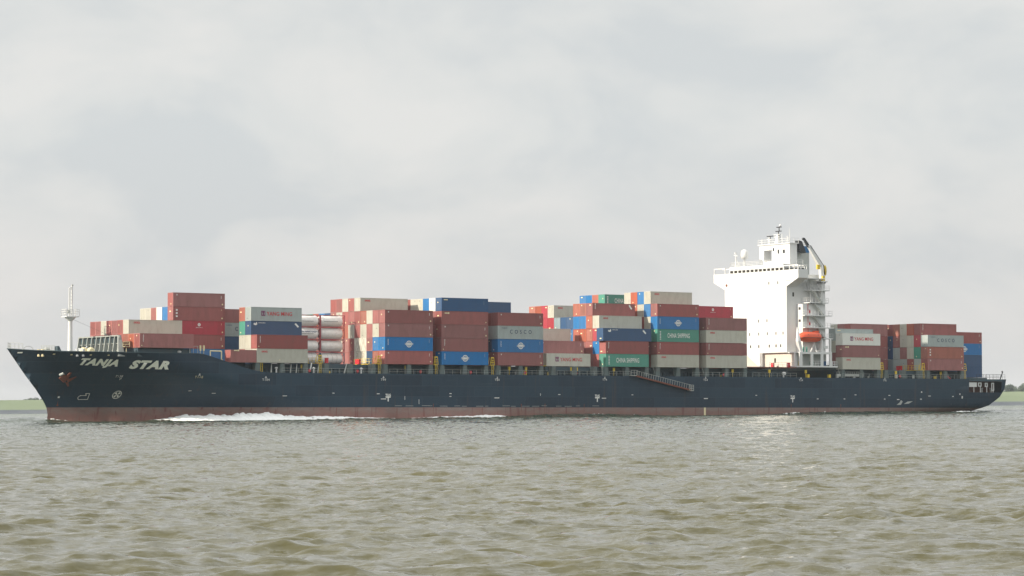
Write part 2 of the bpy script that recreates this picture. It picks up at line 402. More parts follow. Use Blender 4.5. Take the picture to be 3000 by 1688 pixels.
# small draught and class dashes
rnd = random.Random(3)
for s, z, w, h in ((17.5, -6.4, .8, .1), (12.6, -5.9, .6, .1), (33, -6.9, 1.0, .12), (45, -6.3, .5, .14), (56, -6.4, .7, .14), (74.5, -6.3, .55, .16), (74.5, -6.9, .5, .14), (86.3, -7.2, 1.3, .16), (103.5, -6.4, .6, .14), (115.6, -7.2, 1.2, .16), (124, -6.4, .5, .14), (145, -7.2, 1.2, .18), (160.5, -6.4, .5, .14), (179.5, -7.2, .5, .18), (188, -7.2, .5, .18), (191.5, -6.2, .6, .16), (202.5, -6.3, .6, .16), (201, -7.2, .5, .18), (205.3, -7.3, .8, .18), (213, -7.2, .6, .2), (215.8, -6.4, .8, .16), (224, -6.5, .5, .2), (-11, -7.3, .35, .35), (98.6, -6.6, .12, .5), (63, -7.6, .1, .8), (66.6, -8.5, .1, 1.0), (226.5, -6.0, .3, .35), (227.3, -6.9, .4, .6), (213.3, -5.5, .4, .3)):
    hsub('hull_dash', flat_mark([rect(s, z, w, h)], .04), MARKW)
rnd = random.Random(21)
for s in [x for x in np.linspace(69, 112, 15)] + [x for x in np.linspace(60, 68, 3)]:
    hsub('rub_mark', flat_mark([rect(s + rnd.uniform(-1, 1), -8.98 + rnd.uniform(0, .12), rnd.uniform(.8, 2.2), .07)], .04), LGREY)
for s in (27, 46, 61, 70.3, 83, 93.4, 99.8, 110.6, 131, 149.2, 163, 171.4, 187, 198, 209):
    w = rnd.uniform(.1, .22); z1 = rnd.choice((-9.3, -9.3, -8.4)); hsub('rust_streak', flat_mark([[(s, z1 - rnd.uniform(1.2, 2.4)), (s + w * .5, z1 - 2.0), (s + w, z1), (s, z1)]], .035), RUST)
hsub('draught_panel', flat_mark([rect(145.0, -12.1, .55, 2.9)], .04), MARKC)
# bulbous bow and bow thruster symbols
def ring(s, z, r0, r1, n=20, a0=0, a1=360):
    out = []
    for i in range(n):
        a = R(a0 + (a1 - a0) * i / n); b = R(a0 + (a1 - a0) * (i + 1) / n)
        out.append([(s + r0 * math.cos(a), z + r0 * math.sin(a)), (s + r1 * math.cos(a), z + r1 * math.sin(a)), (s + r1 * math.cos(b), z + r1 * math.sin(b)), (s + r0 * math.cos(b), z + r0 * math.sin(b))])
    return out
TS, TZ = -0.55, -6.66
sh = ring(TS, TZ, .68, .82)
for k in range(4): sh += [[(TS, TZ), (TS + .62 * math.cos(R(90 * k + 22)), TZ + .62 * math.sin(R(90 * k + 22))), (TS + .62 * math.cos(R(90 * k + 68)), TZ + .62 * math.sin(R(90 * k + 68)))]]
hsub('thruster_mark', flat_mark(sh, .15), MARKW)
bs = -6.4
sh = [rect(bs - .6, -7.65, 1.5, .1), rect(bs + .8, -7.6, .1, 1.25), rect(bs + .1, -6.45, .8, .1), rect(bs - .75, -6.85, 1.15, .1), [(bs + .1, -6.4), (bs + .2, -6.4), (bs + .42, -6.8), (bs + .32, -6.85)]] + ring(bs - .6, -7.25, .34, .44, 8, 90, 270)
hsub('bulbous_bow_mark', flat_mark(sh, .12), MARKW)
# pale rubbed patch aft
hsub('scuffed_patch', flat_mark([[(205.2, -8.5), (206.6, -8.5), (207.2, -7.7), (206.6, -7.3), (206.2, -7.9)], [(207.6, -8.3), (209.2, -8.2), (210.6, -7.6), (208.8, -7.7)]], .04), LGREY)
# anchor in its rusty pocket
mb = MB()
def hp(s, z, o): return (s, ht(s, z) - o, z)
mb.hexa([hp(-12.0, -3.3, .12), hp(-11.4, -2.6, .12), hp(-10.4, -3.4, .12), hp(-10.9, -4.2, .12)], [hp(-12.0, -3.3, .55), hp(-11.4, -2.6, .55), hp(-10.4, -3.4, .5), hp(-10.9, -4.2, .5)])
mb.hexa([hp(-11.0, -2.9, .15), hp(-10.6, -2.2, .15), hp(-10.3, -2.25, .15), hp(-10.45, -3.3, .15)], [hp(-11.0, -2.9, .5), hp(-10.6, -2.2, .4), hp(-10.3, -2.25, .4), hp(-10.45, -3.3, .5)])
mb.hexa([hp(-10.5, -3.6, .15), hp(-9.3, -3.0, .15), hp(-9.15, -3.1, .15), hp(-10.2, -4.2, .15)], [hp(-10.5, -3.6, .5), hp(-9.3, -3.0, .4), hp(-9.15, -3.1, .4), hp(-10.2, -4.2, .5)])
mb.hexa([hp(-10.7, -4.0, .12), hp(-10.1, -4.2, .12), hp(-9.7, -4.9, .12), hp(-9.9, -5.0, .12)], [hp(-10.7, -4.0, .35), hp(-10.1, -4.2, .35), hp(-9.7, -4.9, .3), hp(-9.9, -5.0, .3)])
anc = hsub('anchor', mb, RUST)
mb = MB(); mb.tube(hp(-12.0, -2.7, .1), hp(-11.5, -2.35, .1), .28, n=8); hsub('hawse_pipe', mb, LGREY)
mb = MB(); mb.quad(hp(-10.9, -8.9, .05), hp(-10.75, -8.9, .05), hp(-10.8, -7.6, .05)); mb.quad(hp(-11.05, -8.9, .05), hp(-10.6, -8.9, .05), hp(-10.7, -8.4, .05)); hsub('rust_streak', mb, RUST)

# ------------------------------------------------------------------ forecastle gear
def pbox(mb, s, t, z, ds, dt, dz): return mb.box(s - ds / 2, t - dt / 2, z, s + ds / 2, t + dt / 2, z + dz)
mb = MB()
for k in range(10):                                  # sloping breakwater, ribs on its forward side
    t0 = 3.2 + 2.05 * k
    mb.hexa([(-3.6, t0 - .12, 1.0), (-3.6, t0 + .12, 1.0), (-2.1, t0 + .12, 1.0), (-2.1, t0 - .12, 1.0)], [(-2.7, t0 + .6 - .12, 5.2), (-2.7, t0 + .6 + .12, 5.2), (-2.3, t0 + .6 + .12, 5.2), (-2.3, t0 + .6 - .12, 5.2)])
rib = mb; MGREY = mat('mid_grey', (0.30, 0.32, 0.30), 0.6, dirt=0.4, dirtcol=(0.14, 0.11, 0.09), scale=1.0)
mb = MB(); mb.hexa([(-2.3, 2.2, 1), (-2.3, 24, 1), (-2.1, 24, 1), (-2.1, 2.2, 1)], [(-2.3, 4.2, 5.3), (-2.3, 22, 5.3), (-2.1, 22, 5.3), (-2.1, 4.2, 5.3)])
bw = part('breakwater', mb, COAM)
sub('stiffener_rib', rib, MGREY, bw)
mb = MB()
for z in (2.2, 3.6): mb.box(-2.62, 4.2, z, -2.31, 22, z + .14)
mb.box(-2.75, 4.0, 5.1, -2.31, 22.2, 5.34)
mb.hexa([(-3.8, 1.9, 1), (-3.8, 2.3, 1), (-2.3, 2.3, 1), (-2.3, 1.9, 1)], [(-2.8, 4.0, 5.3), (-2.8, 4.4, 5.3), (-2.3, 4.4, 5.3), (-2.3, 4.0, 5.3)])
sub('stiffener_beam', mb, MGREY, bw)
for k in range(9):
    mb = MB(); mb.hexa([(-2.36, 4.7 + 2.0 * k, 2.4), (-2.36, 5.5 + 2.0 * k, 2.4), (-2.31, 5.5 + 2.0 * k, 2.4), (-2.31, 4.7 + 2.0 * k, 2.4)], [(-2.36, 4.7 + 2.0 * k, 3.5), (-2.36, 5.5 + 2.0 * k, 3.5), (-2.31, 5.5 + 2.0 * k, 3.5), (-2.31, 4.7 + 2.0 * k, 3.5)]); sub('panel_plate', mb, MGREY, bw)
# foremast
mb = MB(); mb.tube((-7.6, 16.1, 1.0), (-7.6, 16.1, 8.4), .52, .42, n=14); mb.lathe([(.42, 8.4), (1.1, 9.1), (1.2, 9.25)], (-7.6, 16.1, 0), n=14)
fm = part('foremast', mb, WHITE)
mb = MB(); mb.box(-9.0, 14.8, 9.2, -6.2, 17.4, 9.4); mb.rail([(-9, 14.8, 9.4), (-6.2, 14.8, 9.4), (-6.2, 17.4, 9.4), (-9, 17.4, 9.4), (-9, 14.8, 9.4)], 1.4, .05, .8)
sub('mast_platform', mb, WHITE, fm)
mb = MB(); mb.tube((-7.9, 15.9, 9.3), (-7.9, 15.9, 15.2), .15); mb.tube((-7.2, 16.2, 9.3), (-7.2, 16.2, 15.6), .2)
for k in range(8): mb.tube((-7.9, 15.9, 10 + .7 * k), (-7.25, 16.2, 10 + .7 * k), .06, n=4)
mb.tube((-7.9, 15.9, 15.2), (-7.25, 16.2, 15.3), .12)
sub('mast_ladder', mb, WHITE, fm)
mb = MB(); pbox(mb, -8.3, 15.4, 10.0, .5, .5, .6); pbox(mb, -7.1, 16.2, 15.6, .3, .3, .3); sub('mast_lamp', mb, LGREY, fm)
mb = MB()
for a in ((-2.8, 6.5, 5), (-2.8, 25, 5)): mb.tube((-7.6, 16.1, 9), a, .025, n=4)
mb.tube((-6.98, 16.3, 1.0), (-7.08, 16.3, 8.4), .05, n=4)
sub('mast_stay', mb, DARK, fm)
# winches, vents, rails
for i, (s, t) in enumerate(((-8.5, 8.0), (-7.3, 7.2), (-14.5, 12.5))):
    mb = MB(); mb.lathe([(0, -.5), (.55, -.5), (.75, -.3), (.75, .3), (.55, .5), (0, .5)], (s, t, 2.1), 'y', 14); pbox(mb, s, t, 1.0, 1.2, 1.5, .7)
    part('mooring_winch', mb, MARKC if i < 2 else LGREY)
mb = MB(); mb.hexa([(-13.6, 9.4, 1), (-12.2, 9.4, 1), (-12.2, 10.6, 1), (-13.6, 10.6, 1)], [(-13.6, 9.4, 3.1), (-13.2, 9.4, 3.1), (-13.2, 10.6, 3.1), (-13.6, 10.6, 3.1)]); part('deck_ventilator', mb, COAM)
mb = MB(); mb.rail([(-21.0, 15.4, 2.6), (-19.4, 13.2, 2.35), ], 1.25, .05, .8, 1); mb.rail([(-21.0, 16.8, 2.6), (-19.4, 19, 2.35)], 1.25, .05, .8, 1); part('bow_railing', mb, LGREY)
mb = MB(); mb.rail([(-15.9, 12.0, 2.0), (-13.9, 10.2, 2.0)], 1.2, .05, .5, 3); part('deck_railing', mb, LGREY)
mb = MB(); pv = None
for k in range(13):
    a = R(15 * k); p = Vector((-18.2 + .95 * math.cos(a), 13.2 - .3 * math.cos(a), 2.2 + .9 * math.sin(a)))
    if pv is not None: mb.tube(pv, p, .06, n=5)
    pv = p
part('chain_guard', mb, LGREY)
for s in (-16.6, -16.0, -10.6, -9.6):
    mb = MB(); mb.tube((s, ht(s, 2) + 1.0, 1.0), (s, ht(s, 2) + 1.0, 2.35), .28, n=10); mb.tube((s, ht(s, 2) + 1.0, 2.3), (s, ht(s, 2) + 1.0, 2.45), .36, n=10)
    part('mooring_bollard', mb, MARKC if s < -12 else WHITE)
mb = MB(); mb.tube((-9.3, 8.2, 1.9), (-6.8, 10.0, 3.0), .16); mb.tube((-9.3, 8.6, 1.7), (-8.5, 10, 2.6), .2); part('deck_davit', mb, WHITE)
for s in (-19.9, -14.6, -11.8, -8.6, -5.5):
    hsub('fairlead', flat_mark([rect(s, tab(ZTOP, s) - .75, .7 if s < -18 else .35, .22)], .05), MARKC if s > -18 else MARKW)

# ------------------------------------------------------------------ hatch coamings, pedestals, rails, lashing gear
BAY = {'1': 0.0, 'A': 13.6, 'B': 26.9, 'C': 43.5, 'D': 58.13, 'E': 72.62, 'F': 87.39, 'G': 102.24, 'H': 116.9, 'I': 131.63, 'J': 145.97, 'J2': 160.2, 'K': 187.95, 'K2': 201.9, 'L': 215.84, 'M': 229.5}
for b in BAY:
    s = BAY[b]
    if b == 'M': continue
    zt = -.12; t0 = 2.6
    if b == '1': z0 = 1.0; zt = 2.65; t0 = .9
    elif b == 'A': z0 = -.3 ; t0 = 2.0; z0 = -2.1; zt = .02
    else: z0 = -2.1
    if b in ('1',):
        mb = MB(); mb.box(s, t0, z0, s + 12.1, 31.4, zt)
    elif b == 'A':
        mb = MB(); mb.box(17.0, 2.6, z0, 25.6, 29.6, .02); mb.box(13.6, 9.5, 1.0, 16.38, 29.6, 1.1)
    else:
        mb = MB(); mb.box(s - .3, t0, z0, s + 12.5, 29.6, zt)
        mb.box(s - .3, t0 - .35, -1.1, s + 12.5, t0 - .003, -.85)
        for k in range(12): mb.box(s + .2 + 1.05 * k, t0 - .3, -2.1, s + .32 + 1.05 * k, t0 - .004, -1.1)
    part('hatch_coaming', mb, COAM)
peds = []
for b in ('B', 'C', 'D', 'E', 'F', 'G', 'H', 'I', 'J', 'K', 'K2', 'L'):
    s = BAY[b]
    for ds in (-.15, 5.75, 11.35): peds.append(s + ds)
for i, s in enumerate(peds):
    mb = MB(); w = .95
    mb.hexa([(s - .15, .25, -2.08), (s + w + .15, .25, -2.08), (s + w + .15, 1.2, -2.08), (s - .15, 1.2, -2.08)], [(s, .15, -.02), (s + w, .15, -.02), (s + w, 1.6, -.02), (s, 1.6, -.02)])
    mb.box(s + .2, .12, -.9, s + w - .2, .16, -.25)
    part('container_pedestal', mb, GREYG)
mb = MB()
for a, b_ in ((33, 57), (59.3, 71.5), (73.5, 86), (88, 101), (103.5, 116), (118, 124), (142, 158), (160, 173.5), (188, 201), (203, 215), (217, 229)):
    mb.rail([(a, .2, -2.1), (b_, .2, -2.1)], 1.05, .03, 1.9, 1)
part('deck_side_railing', mb, LGREY)
def cage(s, t=0.35, wide=1.1):
    mb = MB(); w = wide / 2
    for a in (-w, w):
        for c in (0, .9): mb.tube((s + a, t + c, .05), (s + a * .6, t + c * .8, 1.75), .07, n=4)
    mb.box(s - w, t - .03, .0, s + w, t + 1.0, .12); mb.box(s - w * .85, t - .04, .55, s + w * .85, t + .02, .68); mb.box(s - w * .62, t - .04, 1.55, s + w * .62, t + .02, 1.78); mb.box(s - w * .4, t - .05, .95, s + w * .4, t + .01, 1.12)
    o = part('access_cage', mb, YEL)
    mb = MB()
    for a in (-.22, .22): mb.tube((s + a, t - .02, -2.08), (s + a, t - .02, .05), .055, n=4)
    for k in range(6): mb.tube((s - .22, t - .02, -1.8 + .33 * k), (s + .22, t - .02, -1.8 + .33 * k), .03, n=4)
    sub('ladder', mb, YEL, o)
for s in (28.2, 42.3, 56.9, 71.4, 86.15, 200.9, 214.6, 228.7): cage(s)
# lashing bridge walkways in front of bays with open sides
for s, t1 in ((57.0, 10), (101.0, 4), (214.6, 9), (42.3, 6)):
    mb = MB(); mb.box(s - .45, 1.5, .0, s + .45, t1, .1); mb.rail([(s - .42, 1.5, .1), (s - .42, t1, .1)], 1.1, .045, 1.2, 1); part('lashing_bridge', mb, YEL)
for s, t, m, n_ in ((56.3, 8.4, RED, 'fire_box'), (56.3, 7.6, RED, 'fire_box'), (44.5, 1.4, RED, 'fire_box'), (213.8, 7.6, RED, 'fire_box'), (213.8, 8.5, RED, 'fire_box')):
    mb = MB(); pbox(mb, s, t, .1, .5, .75, 1.0); pbox(mb, s, t, 1.1, .6, .85, .08); part(n_, mb, m)
rnd = random.Random(11)
for s in (38.2, 49.5, 64.0, 79.2, 91.0, 95.5, 108, 109.4, 119.8, 154.5, 165.7, 177.0, 206.0, 221.0):
    mb = MB(); pbox(mb, s, .9, -1.0, .5, .3, .75); mb.tube((s, .9, -2.1), (s, .9, -1.0), .06, n=5); part('deck_light_box', mb, YEL)
for s in (39.8, 51.6, 67.5, 80.5, 95.0, 109.0, 151.5, 222.4, 207):
    mb = MB(); mb.lathe([(0, -.12), (.3, -.12), (.3, .12), (0, .12)], (s, .5, -1.55), 'y', 10); mb.tube((s, .62, -2.1), (s, .62, -1.5), .05, n=4); part('hose_reel', mb, RED)
for s in (32.0, 41.0, 52.7, 70.2, 170.0):
    mb = MB(); mb.lathe([(.18, -2.1), (.18, -1.2), (.34, -1.15), (.34, -.95), (.1, -.8), (0, -.8)], (s, .8, 0), n=10); part('deck_ventilator', mb, WHITE)
for a in ((30.6, -2.05, 30.9, .0), (35.2, -2.05, 35.6, .0), (36.6, -2.05, 37.0, .0), (41.8, -2.05, 42.4, .0), (48.3, -2.05, 49.2, .0), (55.4, -2.05, 56.0, .0), (58.6, -2.05, 58.8, -.1)):
    mb = MB(); mb.tube((a[0], .5, a[1]), (a[2], .9, a[3]), .16, .1, n=6); part('support_strut', mb, LGREY)
mb = MB(); mb.tube((38.4, .6, -2.0), (40.2, .8, -1.3), .13); mb.tube((40.2, .8, -1.3), (40.6, 1, .1), .16); part('provision_davit', mb, WHITE)
rnd = random.Random(33)
for i in range(26):
    s = rnd.uniform(34, 226)
    if 172 < s < 186: continue
    mb = MB(); w = rnd.uniform(.3, .9); h = rnd.uniform(.4, 1.0); t = rnd.uniform(1.75, 2.0); mb.box(s, t - .25, -2.09, s + w, t, -2.09 + h); mb.box(s - .03, t - .28, -2.09 + h, s + w + .03, t + .02, -2.04 + h)
    part('deck_locker', mb, rnd.choice((LGREY, LGREY, WHITE, GREYG, RED, YEL)))
for b in ('D', 'E', 'F', 'H', 'I', 'J', 'L', 'K'):
    s = BAY[b]; mb = MB()
    for ds, q in ((-.25, .9), (-.12, .3), (12.33, 11.3), (12.45, 11.9)): mb.tube((s + ds, .35, -1.9), (s + ds, 1.6, .4 + q * .05), .035, n=4)
    part('lashing_rod', mb, LGREY)
# things along the bow bulwark
for a, b_, m in ((11.6, 12.4, WHITE), (12.4, 13.4, LGREY)):
    mb = MB(); mb.rail([(a, .5, 1.0), (b_, .5, 1.0)], 2.2, .06, 1.0, 0); part('bulwark_frame', mb, m)
for s in (14.1, 14.9):
    mb = MB(); pbox(mb, s, .7, 2.3, .28, .3, 1.1); mb.tube((s, .7, 1.0), (s, .7, 2.3), .05, n=4); part('deck_light', mb, MARKC)
mb = MB(); mb.tube((16.3, .5, .5), (16.3, .5, 2.3), .12); mb.tube((16.3, .5, 2.3), (18.9, .5, 2.25), .12); mb.tube((18.9, .5, 2.25), (18.9, .5, .2), .12); part('roller_frame', mb, MARKC)
mb = MB(); mb.rail([(-2.6, 2.3, 3.0), (-1.5, 1.5, 3.0)], .9, .04, .7, 1); mb.box(-2.6, 1.5, 2.92, -1.4, 2.3, 3.0); mb.tube((-2, 2, 1), (-2, 2, 2.9), .06); part('access_cage', mb, MARKC)
mb = MB(); mb.lathe([(.25, 0), (.25, .8), (.42, .9), (.42, 1.2), (0, 1.35)], (9.4, .9, 1.0), n=10); part('deck_ventilator', mb, WHITE)

# ------------------------------------------------------------------ accommodation ladder on the side
mb = MB(); A_ = Vector((124.9, -.9, -1.9)); B_ = Vector((140.7, -.9, -5.05))
dr = (B_ - A_).normalized()
mb.hexa([A_ + Vector((0, -.1, 0)), A_ + Vector((0, .6, 0)), A_ + Vector((0, .6, -.32)), A_ + Vector((0, -.1, -.32))], [B_ + Vector((0, -.1, 0)), B_ + Vector((0, .6, 0)), B_ + Vector((0, .6, -.32)), B_ + Vector((0, -.1, -.32))])
al = part('accommodation_ladder', mb, RUST)
mb = MB()
for k in range(24):
    p = A_.lerp(B_, k / 23); mb.tube(p, p + Vector((.12, 0, 1.0)), .045, n=4)
mb.tube(A_ + Vector((.1, 0, 1)), B_ + Vector((.1, 0, 1)), .05, n=4)
sub('handrail', mb, LGREY, al)
mb = MB(); mb.box(123.4, -.95, -2.05, 125.1, -.2, -1.9); mb.rail([(123.4, -.9, -1.9), (125.1, -.9, -1.9)], 1.1, .05, .6, 1); mb.box(140.2, -1.1, -5.4, 141.3, -.2, -5.25); mb.rail([(140.2, -1.05, -5.25), (141.3, -1.05, -5.25)], 1.2, .07, .4, 2)
sub('ladder_landing', mb, LGREY, al)

# ------------------------------------------------------------------ superstructure
SF = 174.3
mb = MB()
# tower block; the front is the bow face
mb.box(SF, 4.5, 4.0, 180.9, 27.7, 19.8)
# bridge wing with sloping brackets
mb.hexa([(SF, 4.5, 19.8), (SF, 27.7, 19.8), (177.3, 27.7, 19.8), (177.3, 4.5, 19.8)], [(SF, .2, 21.7), (SF, 32.0, 21.7), (177.3, 32.0, 21.7), (177.3, .2, 21.7)])
mb.box(SF, .2, 21.7, 177.3, 32.0, 22.9)
mb.box(177.31, 5.0, 19.8, 181.0, 27.2, 22.9)
acc = part('accommodation_block', mb, WHITE, label='blazing white accommodation tower with flared bridge wings')
mb = MB(); mb.box(175.0, 2.0, .4, 181, 27.2, 4.0)
sub('lower_house', mb, BEIGE, acc)
mb = MB()
mb.box(SF, 13.6, .4, 175.0, 14.6, 3.99)
mb.hexa([(SF, 13.6, .42), (SF, 14.6, .42), (174.9, 14.6, .42), (174.9, 13.6, .42)], [(SF, 13.6, 3.98), (SF, 20, 3.98), (174.9, 20, 3.98), (174.9, 13.6, 3.98)])
sub('support_leg', mb, WHITE, acc)
mb = MB(); mb.box(SF, 1.6, .4, 175.0, 2.0, 3.99); sub('support_leg', mb, WHITE, acc)
def zb(mb, s0, s1, t0, t1, z0, z1): return mb.box(s0, t0, z0, s1, t1, z1)
# wing bulwarks
mb = MB()
zb(mb, SF - .02, SF + .15, .2, 32, 22.9, 23.75); zb(mb, 177.15, 177.3, .2, 5, 22.9, 23.75); zb(mb, SF + .15, 177.15, .2, .35, 22.9, 23.75); zb(mb, SF + .15, 177.15, 31.85, 32, 22.9, 23.75)
sub('wing_bulwark', mb, WHITE, acc)
# wheelhouse: sills, window band and roof
mb = MB(); zb(mb, SF + .3, 181.5, 6.0, 26.2, 22.9, 23.42); zb(mb, SF + .3, 181.5, 6.0, 26.2, 24.4, 25.35); zb(mb, SF + .6, 181.3, 6.3, 25.9, 23.42, 24.4)
for k in range(14):
    t = 6.0 + k * 20.2 / 13.0; zb(mb, SF + .32, SF + .6, t - .18, t + .18, 23.42, 24.4)
wh = sub('wheelhouse', mb, WHITE, acc)
for k in range(13):
    t = 6.0 + (k + .5) * 20.2 / 13.0; mb = MB(); zb(mb, SF + .45, SF + .56, t - .5, t + .5, 23.44, 24.38); sub('window', mb, GLASS, acc)
for s in (176.0, 178.0): mb = MB(); zb(mb, s, s + 1.2, 6.2, 6.28, 23.5, 24.35); sub('window', mb, GLASS, acc)
# port wing canopy (posts and roof beam) and starboard one
for t0, t1 in ((.25, 5.8), (27.5, 31.9)):
    mb = MB(); zt = 24.9 if t0 < 1 else 25.2
    zb(mb, SF + .0, SF + .25, t0, t1, zt - .22, zt); zb(mb, 177.0, 177.25, t0, t1, zt - .22, zt)
    ps = (t0, t0 + 1.4, (t0 + t1) / 2 + .3, t1 - .3) if t0 < 1 else (t0, t1 - .2)
    for t in ps: zb(mb, SF + .02, SF + .2, t, t + .22, 23.7, zt - .2)
    if t0 < 1:
        zb(mb, SF + .25, 177.0, t0, t0 + .2, zt - .2, zt - .02)
        for s in (175.2, 176.3, 177.0): zb(mb, s, s + .15, t0, t0 + .15, 23.7, zt - .2)
    sub('wing_canopy', mb, WHITE, acc)
mb = MB(); zb(mb, 174.6, 176.9, 1.0, 5.5, 22.95, 24.1); sub('wing_console', mb, DARK, acc)
# small windows in the tower front
for t, z in ((14.9, 11.8), (11.8, 11.8), (18.3, 8.65), (14.9, 8.65), (11.7, 8.65), (8.5, 8.65), (5.9, 8.65), (18.0, 5.65), (14.9, 5.65), (11.0, 5.65), (8.5, 5.65), (6.8, 5.65), (11.0, 20.8), (7.7, 20.8)):
    w = .32 if z > 6 else .42
    mb = MB(); zb(mb, SF - .012, SF + .05, t - w / 2, t + w / 2, z - .35, z + .35); sub('window', mb, GLASS, acc)
mb = MB(); zb(mb, 174.97, 175.05, 9.4, 10.0, 1.6, 2.7); sub('window', mb, GLASS, acc)
mb = MB(); zb(mb, 176.1, 176.6, 4.47, 4.6, 17.4, 18.4); sub('window', mb, GLASS, acc)
mb = MB(); mb.lathe([(0, -.06), (.35, -.06), (.35, .3), (0, .3)], (SF, 27.0, 20.9), 'x', 12); sub('wing_light', mb, RUST, acc)
mb = MB(); zb(mb, SF - .03, SF + .1, 1.6 + 1.5, 1.6 + 3.2, 21.0, 21.35); sub('vent_grille', mb, BEIGE, acc)
# roof rails
mb = MB(); mb.rail([(SF + .5, 26.0, 25.35), (SF + .5, 6.2, 25.35), (181, 6.2, 25.35)], 1.05, .045, 1.6, 2); mb.rail([(SF + .5, 26.0, 25.35), (181, 26.0, 25.35)], 1.05, .045, 1.6, 2); sub('roof_railing', mb, WHITE, acc)
# satellite dome, small masts
mb = MB(); mb.lathe([(.25, 25.35), (.25, 27.2), (.8, 27.3), (.92, 27.9), (.92, 28.8), (.7, 29.3), (.35, 29.5), (0, 29.55)], (175.9, 22, 0), n=18); sub('satellite_dome', mb, WHITE, acc, smooth=True)
mb = MB(); mb.tube((175.5, 24.8, 25.35), (175.5, 24.8, 28.6), .22, .12); mb.tube((175.5, 24.1, 28.0), (175.5, 25.6, 28.3), .1); pbox(mb, 175.5, 25.0, 28.6, .4, .4, .35); mb.tube((176.3, 24.0, 25.35), (175.6, 24.6, 27), .08); sub('signal_mast', mb, WHITE, acc)
# mast house above the bridge
mb = MB()
zb(mb, 180.3, 182.6, 19.9, 21.6, 25.3, 30.6); zb(mb, 180.3, 182.6, 10.2, 16.8, 25.3, 30.6); zb(mb, 180.3, 182.6, 16.8, 19.9, 29.3, 30.6)
zb(mb, 180.3, 182.6, 16.8, 19.9, 25.3, 26.6); zb(mb, 180.0, 183.0, 9.9, 21.9, 30.6, 30.8)
mh = part('mast_house', mb, WHITE)
mb = MB(); zb(mb, 180.26, 180.33, 12.0, 12.8, 28.3, 29.2); zb(mb, 180.26, 180.33, 14.1, 14.7, 28.3, 29.3); zb(mb, 180.26, 180.33, 16.0, 16.5, 29.0, 29.8); sub('opening', mb, DARK, mh)
mb = MB(); mb.rail([(180.1, 21.8, 30.8), (180.1, 10.0, 30.8), (182.9, 10.0, 30.8)], 1.1, .05, 1.2, 1); sub('platform_railing', mb, WHITE, mh)
mb = MB()
mb.hexa([(180.7, 15.0, 30.8), (180.7, 16.4, 30.8), (182, 16.4, 30.8), (182, 15.0, 30.8)], [(181, 15.4, 33.1), (181, 16, 33.1), (181.6, 16, 33.1), (181.6, 15.4, 33.1)])
mb.box(180.9, 14.6, 33.0, 181.8, 16.9, 33.15); mb.box(180.9, 14.8, 32.4, 181.8, 16.8, 32.55); mb.tube((181.3, 14.2, 30.8), (181.3, 14.2, 33.2), .09);
rm = part('radar_mast', mb, WHITE)
for t, z in ((21.7, 32.2), (12.2, 32.6)): mb = MB(); mb.tube((181.3, t, 30.8), (181.3, t, z), .12); sub('antenna_pole', mb, WHITE, rm)
mb = MB(); mb.tube((181.3, 18.9, 30.8), (181.3, 18.9, 32.6), .32, .16); mb.tube((181.3, 18.3, 32.0), (181.3, 19.6, 32.0), .14); sub('scanner_post', mb, WHITE, rm)
for t, z, w in ((18.7, 32.7, 2.2), (15.5, 33.75, 2.0), (15.3, 34.75, 1.7)):
    mb = MB(); mb.hexa([(181.15, t - w / 2, z), (181.45, t - w / 2, z), (181.45, t + w / 2, z + .0), (181.15, t + w / 2, z)], [(181.15, t - w / 2, z + .22), (181.45, t - w / 2, z + .22), (181.45, t + w / 2, z + .22), (181.15, t + w / 2, z + .22)])
    mb.tube((181.3, t, z - .75), (181.3, t, z), .14); sub('radar_scanner', mb, DARK, rm)
mb = MB(); mb.lathe([(0, 35.0), (.28, 35.1), (.28, 35.4), (0, 35.6)], (181.3, 14.9, 0), n=10); sub('antenna_dome', mb, WHITE, rm)
for t, s_, h in ((11.0, 181.0, 3.2), (20.8, 182.4, 2.6), (13.0, 182.6, 4.0)):
    mb = MB(); mb.tube((s_, t, 30.8), (s_, t, 30.8 + h), .05, .03, n=5); sub('whip_antenna', mb, WHITE, rm)
mb = MB()
for k in range(5): mb.tube((180.95, 15.1, 31.0 + .45 * k), (181.7, 16.3, 31.3 + .45 * k), .05, n=4)
sub('mast_lattice', mb, LGREY, rm)
# funnel
mb = MB(); zb(mb, 182.7, 187.6, 11.5, 17.0, 22.9, 28.6); fn = part('funnel', mb, LGREY)
mb = MB(); zb(mb, 182.69, 187.62, 11.48, 17.02, 28.6, 30.2); sub('funnel_band', mb, FBLUE, fn)
mb = MB(); mb.hexa([(183.01, 9.8, 28.9), (185.2, 9.8, 28.4), (185.2, 11.4, 28.4), (183.01, 11.4, 28.9)], [(183.01, 9.8, 31.4), (183.9, 9.8, 31.2), (183.9, 11.4, 31.2), (183.01, 11.4, 31.4)]); sub('funnel_cowl', mb, DARK, fn)
mb = MB(); mb.rail([(183.2, 11.6, 30.2), (187.5, 11.6, 30.2)], .9, .04, 1.4, 1); sub('funnel_railing', mb, LGREY, fn)
